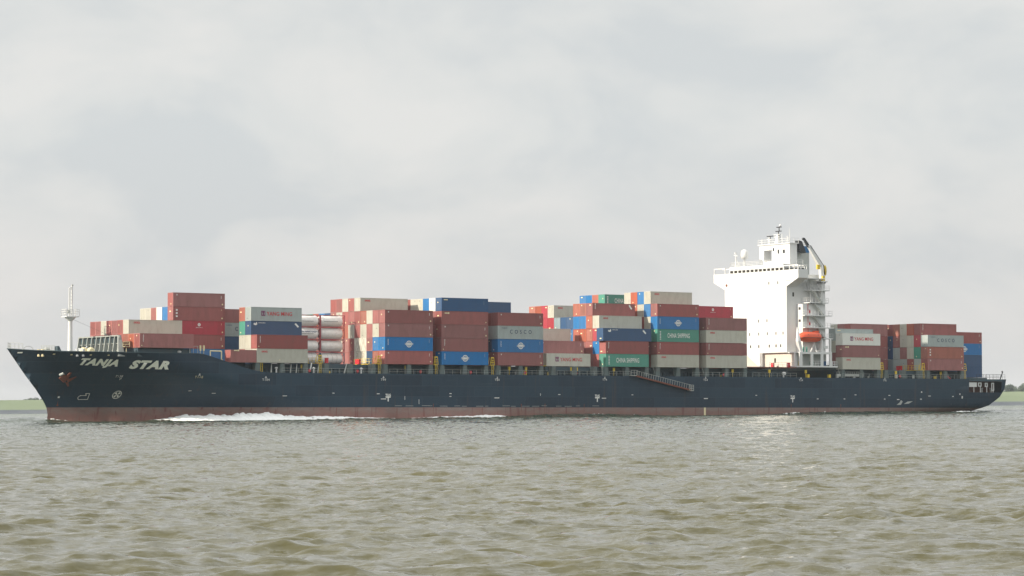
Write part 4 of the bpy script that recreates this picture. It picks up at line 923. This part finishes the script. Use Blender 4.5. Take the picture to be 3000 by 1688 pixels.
for tier in range(4):
    for k in range(2):
        root = bpy.data.objects.new('tank_container', None); COL.objects.link(root)
        root.matrix_world = SHIP @ Matrix.Translation((43.55 + k * 6.1, 12.5, .05 + tier * 2.69))
        end = ('forward', 'aft')[k]
        nm = ['bottom', 'second', 'third', 'top'][tier]
        ex = ' with dark lettering' if (tier, k) == (2, 0) else (' banded in rings' if tier == 0 else '')
        tag(root, 'silver-white cylindrical tank container' + ex + f', {nm} tier, {end} of the pair', 'tank container', 'tank containers stacked in two columns')
        link('tank', TM[0], TANK, root); link('frame', TM[1], TANKBLU if tier == 0 else TANKRED, root); link('walkway', TM[2], LGREY, root)
        if tier == 0: link('band', TM[3], LGREY, root)
        if tier == 3 or (tier == 2 and k == 0): mb = MB(); mb.box(.9, .03, 1.18, 4.4, .055, 1.26); link('tank_stripe', mb.mesh('tank_stripe'), DARK, root)
        if (tier, k) == (2, 0):
            me = text_mesh('DEN HARTOGH', 4.6, .34, bold=.03).copy()
            link('lettering', me, MARKN, root, (.75, .02, 1.5))
mb = MB(); zb(mb, 43.4, 55.9, 12.6, 14.8, -.118, .0); part('tank_saddle', mb, COAM)

# ------------------------------------------------------------------ water
def build_water():
    rng = np.random.default_rng(12)
    # rows: distances from the camera; fine near by, growing with distance; densified round the ship
    ds = [16.0]
    while ds[-1] < 9000:
        d = ds[-1]
        if d < 60: st = .075 + .0013 * d
        elif d < 200: st = .153 + (d - 60) * .0019
        elif d < 640: st = .42 + (d - 200) * .0006
        elif d < 760: st = .9
        else: st = .9 + (d - 760) * .02
        ds.append(d + st)
    ds = np.array(ds); nang = 1500
    ang = np.linspace(R(-19.5), R(19.5), nang)
    Dg, Ag = np.meshgrid(ds, ang, indexing='ij')
    X = Dg * np.sin(Ag); Y = Dg * np.cos(Ag)
    Z = np.zeros_like(X); DX = np.zeros_like(X); DY = np.zeros_like(X)
    # sea: short wind chop, crests lying across the view and a little oblique
    cell = np.gradient(ds)[:, None] + 0 * X
    latc = Dg * (ang[1] - ang[0])
    n = 100
    lam = np.exp(rng.uniform(np.log(.30), np.log(5.0), n))
    th0 = R(78)     # travel direction (towards the right and away)
    cell1 = np.gradient(ds)
    X = X.astype(np.float32); Y = Y.astype(np.float32); Z = Z.astype(np.float32); DX = DX.astype(np.float32); DY = DY.astype(np.float32)
    for i in range(n):
        l_ = lam[i]; th = th0 + rng.normal() * R(36)
        k = 2 * np.pi / l_; kx, ky = k * np.cos(th), k * np.sin(th)
        st = WA * l_ if l_ < 1.7 else WA * 1.7 * (1.7 / l_) ** .6
        a = st * rng.uniform(.5, 1.3); p1, p2 = rng.uniform(0, 6.28, 2)
        fr = np.clip((l_ / 2.2 - np.abs(np.sin(th)) * cell1) / (l_ / 4.4), 0, 1) * np.clip((l_ / 2.2 - ds * (ang[1] - ang[0])) / (l_ / 4.4), 0, 1)
        w = np.nonzero(fr > 0)[0]
        if not len(w): continue
        r0, r1 = w[0], w[-1] + 1; x = X[r0:r1]; y = Y[r0:r1]; am = (a * fr[r0:r1, None]).astype(np.float32)
        ph = np.float32(kx) * x + np.float32(ky) * y + np.float32(rng.uniform(0, 2 * np.pi))
        gr_ = .62 + .62 * np.sin(np.float32(.11 * kx + .05 * ky) * x + np.float32(.15 * ky) * y + np.float32(p1))
        am = am * gr_; c = np.cos(ph) * am; s_ = np.sin(ph) * am
        Z[r0:r1] += c; DX[r0:r1] -= 1.15 * np.cos(th) * s_; DY[r0:r1] -= 1.15 * np.sin(th) * s_
    # bow and side waves of the ship (ship-frame coordinates)
    ct, sn = math.cos(TH), math.sin(TH)
    rx, ry = X + 74.87, Y - 548.7
    S = rx * ct + ry * sn; T = -rx * sn + ry * ct
    def hump(s0, s1, t0, w, h):
        e_ = 1 / (1 + np.exp(-(S - s0) / 4)) * 1 / (1 + np.exp((S - s1) / 6)); return h * e_ * np.exp(-((T - t0) / w) ** 2)
    tb = np.array([ht(s, -12) for s in np.linspace(-14, 60, 75)])
    T0 = np.interp(S, np.linspace(-14, 60, 75), tb)
    Z += 1.0 * np.exp(-((S + 17) / 7) ** 2) * np.exp(-((T - 18) / 9) ** 2)
    Z += .5 / (1 + np.exp(-(S - 6) / 5)) / (1 + np.exp((S - 48) / 7)) * np.exp(-((T - T0 + 4.5) / 2.2) ** 2)
    Z += hump(92, 122, -3.5, 2.6, .75) + hump(165, 215, -4.5, 3.0, .55) + hump(68, 88, -4, 2.2, .3)
    Z += hump(228, 290, 8, 16, .35) * (1 + .6 * np.sin(S * .7 + T * .5))
    edge = np.clip((R(19.5) - np.abs(Ag)) / R(.8), 0, 1) * np.clip((Dg - 16) / 3, 0, 1)
    Z = Z * edge - .45 * (1 - edge) ** 2; DX *= edge; DY *= edge
    X = X + DX; Y = Y + DY
    nr, nc = X.shape
    co = np.stack([X, Y, Z], -1).reshape(-1, 3)
    idx = np.arange(nr * nc).reshape(nr, nc)
    f = np.stack([idx[:-1, :-1], idx[:-1, 1:], idx[1:, 1:], idx[1:, :-1]], -1).reshape(-1, 4)
    # wide flat sheet below the troughs, out to the horizon
    b = len(co); w = 14000
    co = np.vstack([co, [[-w, -400, -.45], [w, -400, -.45], [w, 14000, -.45], [-w, 14000, -.45]]])
    f = np.vstack([f, [[b, b + 1, b + 2, b + 3]]])
    me = bpy.data.meshes.new('water'); me.vertices.add(len(co)); me.vertices.foreach_set('co', co.ravel())
    me.loops.add(f.size); me.loops.foreach_set('vertex_index', f.ravel().astype(np.int32))
    me.polygons.add(len(f)); me.polygons.foreach_set('loop_start', np.arange(0, f.size, 4, dtype=np.int32)); me.polygons.foreach_set('use_smooth', np.ones(len(f), bool))
    me.update(calc_edges=True); return me
WA = .0092
WK = (.72, .42, .30, 1.5)
def water_mat():
    m = bpy.data.materials.new('river_water'); m.use_nodes = True; t = m.node_tree; n = t.nodes; l = t.links; b = n['Principled BSDF']
    b.inputs['IOR'].default_value = 1.33; b.inputs['Specular IOR Level'].default_value = 0.36; b.inputs['Roughness'].default_value = 0.07
    g = n.new('ShaderNodeNewGeometry')
    def noise(sc, scale, det=3, rough=.55):
        mpx = n.new('ShaderNodeMapping'); mpx.inputs['Scale'].default_value = sc; mpx.inputs['Rotation'].default_value = (0, 0, R(-20)); l.new(g.outputs['Position'], mpx.inputs[0])
        no = n.new('ShaderNodeTexNoise'); no.inputs['Scale'].default_value = scale; no.inputs['Detail'].default_value = det; no.inputs['Roughness'].default_value = rough
        l.new(mpx.outputs[0], no.inputs['Vector']); return no.outputs['Fac']
    mi = n.new('ShaderNodeMix'); mi.data_type = 'RGBA'; mi.inputs[6].default_value = (0.064, 0.059, 0.023, 1); mi.inputs[7].default_value = (0.083, 0.075, 0.029, 1)
    mrr = n.new('ShaderNodeMapRange'); mrr.inputs['From Min'].default_value = .35; mrr.inputs['From Max'].default_value = .65; l.new(noise((1, .25, 1), .03, 3), mrr.inputs['Value']); l.new(mrr.outputs[0], mi.inputs[0])
    sp = n.new('ShaderNodeSeparateXYZ'); l.new(g.outputs['Position'], sp.inputs[0])
    my = n.new('ShaderNodeMapRange'); my.inputs['From Min'].default_value = 90; my.inputs['From Max'].default_value = 480; l.new(sp.outputs['Y'], my.inputs['Value'])
    m3 = n.new('ShaderNodeMix'); m3.data_type = 'RGBA'; l.new(my.outputs[0], m3.inputs[0]); l.new(mi.outputs[2], m3.inputs[6]); m3.inputs[7].default_value = (0.045, 0.060, 0.038, 1)
    l.new(m3.outputs[2], b.inputs['Base Color'])
    # slopes of the small wavelets, added straight to the normal (several sizes, longer across the wind than along it)
    def slopes(sc, scale, k, det=2):
        mpx = n.new('ShaderNodeMapping'); mpx.inputs['Scale'].default_value = sc; mpx.inputs['Rotation'].default_value = (0, 0, R(12)); l.new(g.outputs['Position'], mpx.inputs[0])
        no = n.new('ShaderNodeTexNoise'); no.inputs['Scale'].default_value = scale; no.inputs['Detail'].default_value = det; no.inputs['Roughness'].default_value = .6; no.inputs['Distortion'].default_value = .4
        l.new(mpx.outputs[0], no.inputs['Vector'])
        v = n.new('ShaderNodeVectorMath'); v.operation = 'SUBTRACT'; l.new(no.outputs['Color'], v.inputs[0]); v.inputs[1].default_value = (.5, .5, .5)
        w = n.new('ShaderNodeVectorMath'); w.operation = 'MULTIPLY'; l.new(v.outputs[0], w.inputs[0]); w.inputs[1].default_value = (k * .8, k, 0)
        return w.outputs[0]
    def vadd(a_, b_):
        v = n.new('ShaderNodeVectorMath'); v.operation = 'ADD'; l.new(a_, v.inputs[0]); l.new(b_, v.inputs[1]); return v.outputs[0]
    sm = vadd(vadd(slopes((.8, 1.5, 1), 4.2, WK[0]), slopes((.8, 1.4, 1), 11.0, WK[1])), slopes((.7, 1.2, 1), 1.3, WK[2]))
    gu = n.new('ShaderNodeMapRange'); gu.inputs['From Min'].default_value = .38; gu.inputs['From Max'].default_value = .62; gu.inputs['To Min'].default_value = .55; gu.inputs['To Max'].default_value = 1.35
    l.new(noise((.45, 1, 1), .06, 3), gu.inputs['Value']); gs = n.new('ShaderNodeVectorMath'); gs.operation = 'SCALE'; l.new(sm, gs.inputs[0]); l.new(gu.outputs[0], gs.inputs['Scale']); sm = gs.outputs[0]
    bigv = slopes((1.0, .35, 1), .42, WK[3])
    far = n.new('ShaderNodeMapRange'); far.inputs['From Min'].default_value = 110; far.inputs['From Max'].default_value = 420; l.new(sp.outputs['Y'], far.inputs['Value'])
    fs = n.new('ShaderNodeVectorMath'); fs.operation = 'SCALE'; l.new(bigv, fs.inputs[0]); l.new(far.outputs[0], fs.inputs['Scale'])
    tot = vadd(vadd(sm, fs.outputs[0]), g.outputs['Normal'])
    nm = n.new('ShaderNodeVectorMath'); nm.operation = 'NORMALIZE'; l.new(tot, nm.inputs[0]); l.new(nm.outputs[0], b.inputs['Normal'])
    return m
WM = water_mat()
wat = link('water', build_water(), WM); wat['kind'] = 'structure'

# ---- foam along the hull
def foam_mat():
    m = mat('foam_white', (0.92, 0.93, 0.92), 0.9, dirt=.2, dirtcol=(.6, .63, .6), scale=1.5); return m
FOAM = foam_mat()
def foam_strip(s0, s1, hf, tf, seed, wid=1.6, name='bow_wave_foam'):
    rg = random.Random(seed); mb = MB(); n = int((s1 - s0) / .22); m = 9; b = len(mb.v)
    ph = [rg.uniform(0, 6.28) for _ in range(12)]
    for i in range(n + 1):
        s = s0 + (s1 - s0) * i / n; h = hf(s)
        j = sum(math.sin(s * f + ph[q]) * a for q, (f, a) in enumerate(((1.1, .10), (2.3, .08), (4.9, .11), (11.7, .13), (.4, .14))))
        hh = max(.02, h * (1 + j * 1.0)); t0 = tf(s)
        for k in range(m):
            v = k / (m - 1)                      # from the hull side out to the foot
            z = hh * (min(1, .35 + v * 1.5) if v < .45 else max(0, 1 - ((v - .45) / .55) ** 1.2)) + (.10 * rg.uniform(-1, 1) * min(1, h) if 0 < k < m - 1 else 0)
            if k == m - 1: z = -.35
            t = t0 - .05 - v * wid * (.6 + .4 * min(1, h)) + (.12 * rg.uniform(-1, 1) if 0 < k else 0)
            mb.v.append((s + .08 * rg.uniform(-1, 1), t, z))
    for i in range(n):
        for k in range(m - 1): mb.f.append((b + i * m + k, b + (i + 1) * m + k, b + (i + 1) * m + k + 1, b + i * m + k + 1)); mb.m.append(0)
    me = mb.mesh(name, True); o = link(name, me, FOAM); o['kind'] = 'stuff'
    o.matrix_world = Matrix.Translation((-74.87, 548.7, 0)) @ Matrix.Rotation(TH, 4, 'Z')
    return o
def env(s, pts): return tab(pts, s)
def tfh(s): return ht(s, -11.7) if s < 60 else -.15
foam_strip(-1.5, 58.5, lambda s: env(s, [(-1.5, .02), (4, .08), (7, .35), (11, .9), (15, 1.1), (22, 1.3), (29, 1.25), (34, .9), (40, .65), (50, .4), (58.5, .12)]) , tfh, 1, 8.5)
foam_strip(61.5, 91, lambda s: env(s, [(61.5, .1), (72, .35), (80, .55), (85, .5), (91, .1)]), tfh, 2, 7)
foam_strip(-13.2, -7.5, lambda s: env(s, [(-13.2, .9), (-11, .55), (-9, .3), (-7.5, .1)]), lambda s: ht(s, -11.7), 3, .7)
for i, (a, b_, h, dt) in enumerate(((99, 102, .22, -3.5), (104.5, 108, .28, -3.2), (108.5, 116, .32, -3.6), (121, 126, .2, -1.2), (164, 171, .25, -5), (176, 178, .3, -5), (182, 184.5, .25, -5), (223, 233, .2, -.5))):
    foam_strip(a, b_, lambda s, a=a, b_=b_, h=h: h * max(.1, math.sin(math.pi * (s - a) / (b_ - a))) + (.25 if dt < -3 else .2), lambda s, dt=dt: dt, 20 + i, .8)
# wash behind the stern
for i, (a, b_, t_) in enumerate(((234, 262, 1), (240, 275, 9), (246, 300, 18))): foam_strip(a, b_, lambda s: .28, lambda s, t_=t_: t_ + .8 * math.sin(s * .3), 40 + i, 1.4, 'stern_wash_foam')
# a few white horses
for i, (x, y) in enumerate(((52, 470), (86, 440))[:0]):
    rg = random.Random(i); mb = MB(); b = len(mb.v); n = 26
    for k in range(n + 1):
        u = k / n; w = math.sin(math.pi * u) * .5
        for q in range(4): mb.v.append((x + (u - .5) * 1.5 + .05 * rg.uniform(-1, 1), y + (q - 1.5) * w * .6, .20 + (.12 if y > 350 else .05) * math.sin(math.pi * u) * (1 if q in (1, 2) else .2) + .04 * rg.uniform(-1, 1) - (.25 if q in (0, 3) else 0)))
    for k in range(n):
        for q in range(3): mb.f.append((b + k * 4 + q, b + k * 4 + q + 1, b + k * 4 + 5 + q, b + k * 4 + 4 + q)); mb.m.append(0)
    o = link('whitecap_foam', mb.mesh('whitecap_foam', True), FOAM); o['kind'] = 'stuff'

# ------------------------------------------------------------------ far shore
def shore_mat(name, c1, c2, scale, rough=.9):
    m = bpy.data.materials.new(name); m.use_nodes = True; t = m.node_tree; n = t.nodes; l = t.links; b = n['Principled BSDF']; b.inputs['Roughness'].default_value = rough
    g = n.new('ShaderNodeNewGeometry'); no = n.new('ShaderNodeTexNoise'); no.inputs['Scale'].default_value = scale; no.inputs['Detail'].default_value = 5
    mpx = n.new('ShaderNodeMapping'); mpx.inputs['Scale'].default_value = (1, 1, 4); l.new(g.outputs['Position'], mpx.inputs[0]); l.new(mpx.outputs[0], no.inputs['Vector'])
    mi = n.new('ShaderNodeMix'); mi.data_type = 'RGBA'; mi.inputs[6].default_value = (*c1, 1); mi.inputs[7].default_value = (*c2, 1)
    r_ = n.new('ShaderNodeMapRange'); r_.inputs['From Min'].default_value = .35; r_.inputs['From Max'].default_value = .65; l.new(no.outputs['Fac'], r_.inputs['Value']); l.new(r_.outputs[0], mi.inputs[0]); l.new(mi.outputs[2], b.inputs['Base Color']); return m
YD = 2500
GRASS = shore_mat('dike_grass', (0.12, 0.155, 0.085), (0.15, 0.185, 0.105), .02)  # grass colours muted, so some of the distance haze is painted in
STONE = shore_mat('dike_stone', (0.05, 0.06, 0.075), (0.08, 0.09, 0.105), .05)
def strip(name, prof, m, lab=None, n=60, x0=-2500, x1=2500, kind='structure'):
    mb = MB()
    for i in range(n):
        a = x0 + (x1 - x0) * i / n; b = x0 + (x1 - x0) * (i + 1) / n
        for (y0, z0), (y1, z1) in zip(prof, prof[1:]): mb.quad((a, y0, z0), (b, y0, z0), (b, y1, z1), (a, y1, z1))
    o = link(name, mb.mesh(name), m)
    o['kind'] = kind; return o
strip('stone_bank', [(YD - 4, -1.5), (YD, .1), (YD + 16, 3.6), (YD + 16.5, 3.0)], STONE)
strip('dike_slope', [(YD + 15, 3.3), (YD + 17, 3.75), (YD + 52, 12.6), (YD + 56, 12.8), (YD + 62, 12.8), (YD + 95, 4.0)], GRASS)
strip('land', [(YD + 90, 4.2), (YD + 5000, 4.2)], GRASS)
# trees beyond the dike
LEAF = [shore_mat('leaf_dark', (0.075, 0.10, 0.08), (0.095, 0.125, 0.095), .4), shore_mat('leaf_mid', (0.09, 0.12, 0.09), (0.115, 0.145, 0.105), .4)]  # leaf colours lightened to stand in for part of the haze
BARK = mat('bark', (.08, .06, .045), .9)
def crown_mesh(seed, w, h, nb=9):
    rg = random.Random(seed); mb = MB()
    blobs = []
    for _ in range(nb):
        a = rg.uniform(0, 6.28); r_ = rg.uniform(0, .6) * w / 2; z = rg.uniform(.12, .82) * h
        blobs.append((r_ * math.cos(a), r_ * math.sin(a), z, rg.uniform(.2, .34) * w * (1.1 - .5 * z / h)))
    for bx, by, bz, br in blobs:
        for _ in range(170):
            a = rg.uniform(0, 6.28); c = rg.uniform(-1, 1); s_ = math.sqrt(1 - c * c); rr_ = br * rg.uniform(.55, 1.12)
            p = Vector((bx + rr_ * s_ * math.cos(a), by + rr_ * s_ * math.sin(a), bz + rr_ * c * .8)); q = rg.uniform(.3, .62)
            d1 = Vector((rg.uniform(-1, 1), rg.uniform(-1, 1), rg.uniform(-1, 1))).normalized(); d2 = d1.orthogonal().normalized()
            mb.quad(p - d1 * q, p + d2 * q * .7, p + d1 * q, p - d2 * q * .7)
    return mb.mesh('crown')
CR = [crown_mesh(1, 13, 10), crown_mesh(2, 10, 12), crown_mesh(3, 15, 9), crown_mesh(4, 8, 8)]
def tree(x, y, k, sc, base, label, leaf=0, grp='trees behind the far dike'):
    root = bpy.data.objects.new('tree', None); COL.objects.link(root); root.location = (x, y, base); tag(root, label, 'tree', grp)
    mb = MB(); h0 = 3.2
    mb.tube((0, 0, 0), (.2, .1, h0), .45, .32, n=7); mb.tube((.2, .1, h0), (-.9, .3, h0 + 4), .28, .1, n=5); mb.tube((.2, .1, h0), (1.2, -.4, h0 + 3.6), .26, .1, n=5); mb.tube((.2, .1, h0), (.3, .2, h0 + 5), .3, .08, n=5)
    link('trunk', mb.mesh('trunk'), BARK, root); c = link('crown', CR[k], LEAF[leaf], root, (0, 0, h0 - .6)); root.scale = (sc, sc, sc)
PX = lambda px, y: (px - 1500) / 8004 * y
tl = [(2948, 2640, 0, 1.35, 0, 'dense grey-green tree showing just behind the ship\'s stern'), (2962, 2655, 1, 1.3, 1, 'rounded tree second to the right of the stern'), (2978, 2670, 3, 1.25, 0, 'low tree in the dip of the far tree line'), (2992, 2635, 2, 1.3, 1, 'broad tree at the right edge of the photo'),
      (3012, 2650, 0, 1.6, 0, 'tall tree just outside the right edge'), (3040, 2665, 2, 1.4, 1, 'spreading tree further right beyond the frame'), (2930, 2660, 1, 1.3, 1, 'tree half hidden by the top of the stern'), (2910, 2650, 2, 1.3, 0, 'tree wholly behind the poop deck rail')]
for px, y, k, sc, lf, lab in tl[:5]: tree(PX(px, y), y, k, sc, 3.9, lab, lf)
for px, y, k, sc, lf, lab in ((70, 2700, 3, .85, 0, 'small faint bush-like tree at the left end of the low clump'), (88, 2690, 2, .8, 1, 'wider tree in the middle of the low clump left of the bow'), (106, 2700, 1, .82, 0, 'tallest tree of the low clump left of the bow'), (124, 2695, 3, 1.0, 1, 'tree of the low clump touching the ship\'s stem')):
    tree(PX(px, y), y, k, sc * 1.05, 5.2, lab, lf)

# ------------------------------------------------------------------ haze
HAZE = 0.000045
if HAZE > 0:
    mb = MB(); mb.box(-3200, -60, -9, 3200, 7700, 62)
    m = bpy.data.materials.new('haze'); m.use_nodes = True; t = m.node_tree; t.nodes.remove(t.nodes['Principled BSDF'])
    pv = t.nodes.new('ShaderNodeVolumePrincipled'); pv.inputs['Density'].default_value = HAZE; pv.inputs['Color'].default_value = (.86, .93, 1.0, 1); pv.inputs['Anisotropy'].default_value = 0.0
    t.links.new(pv.outputs[0], t.nodes['Material Output'].inputs['Volume'])
    o = link('haze', mb.mesh('haze'), m); o['kind'] = 'stuff'
print('containers', count)
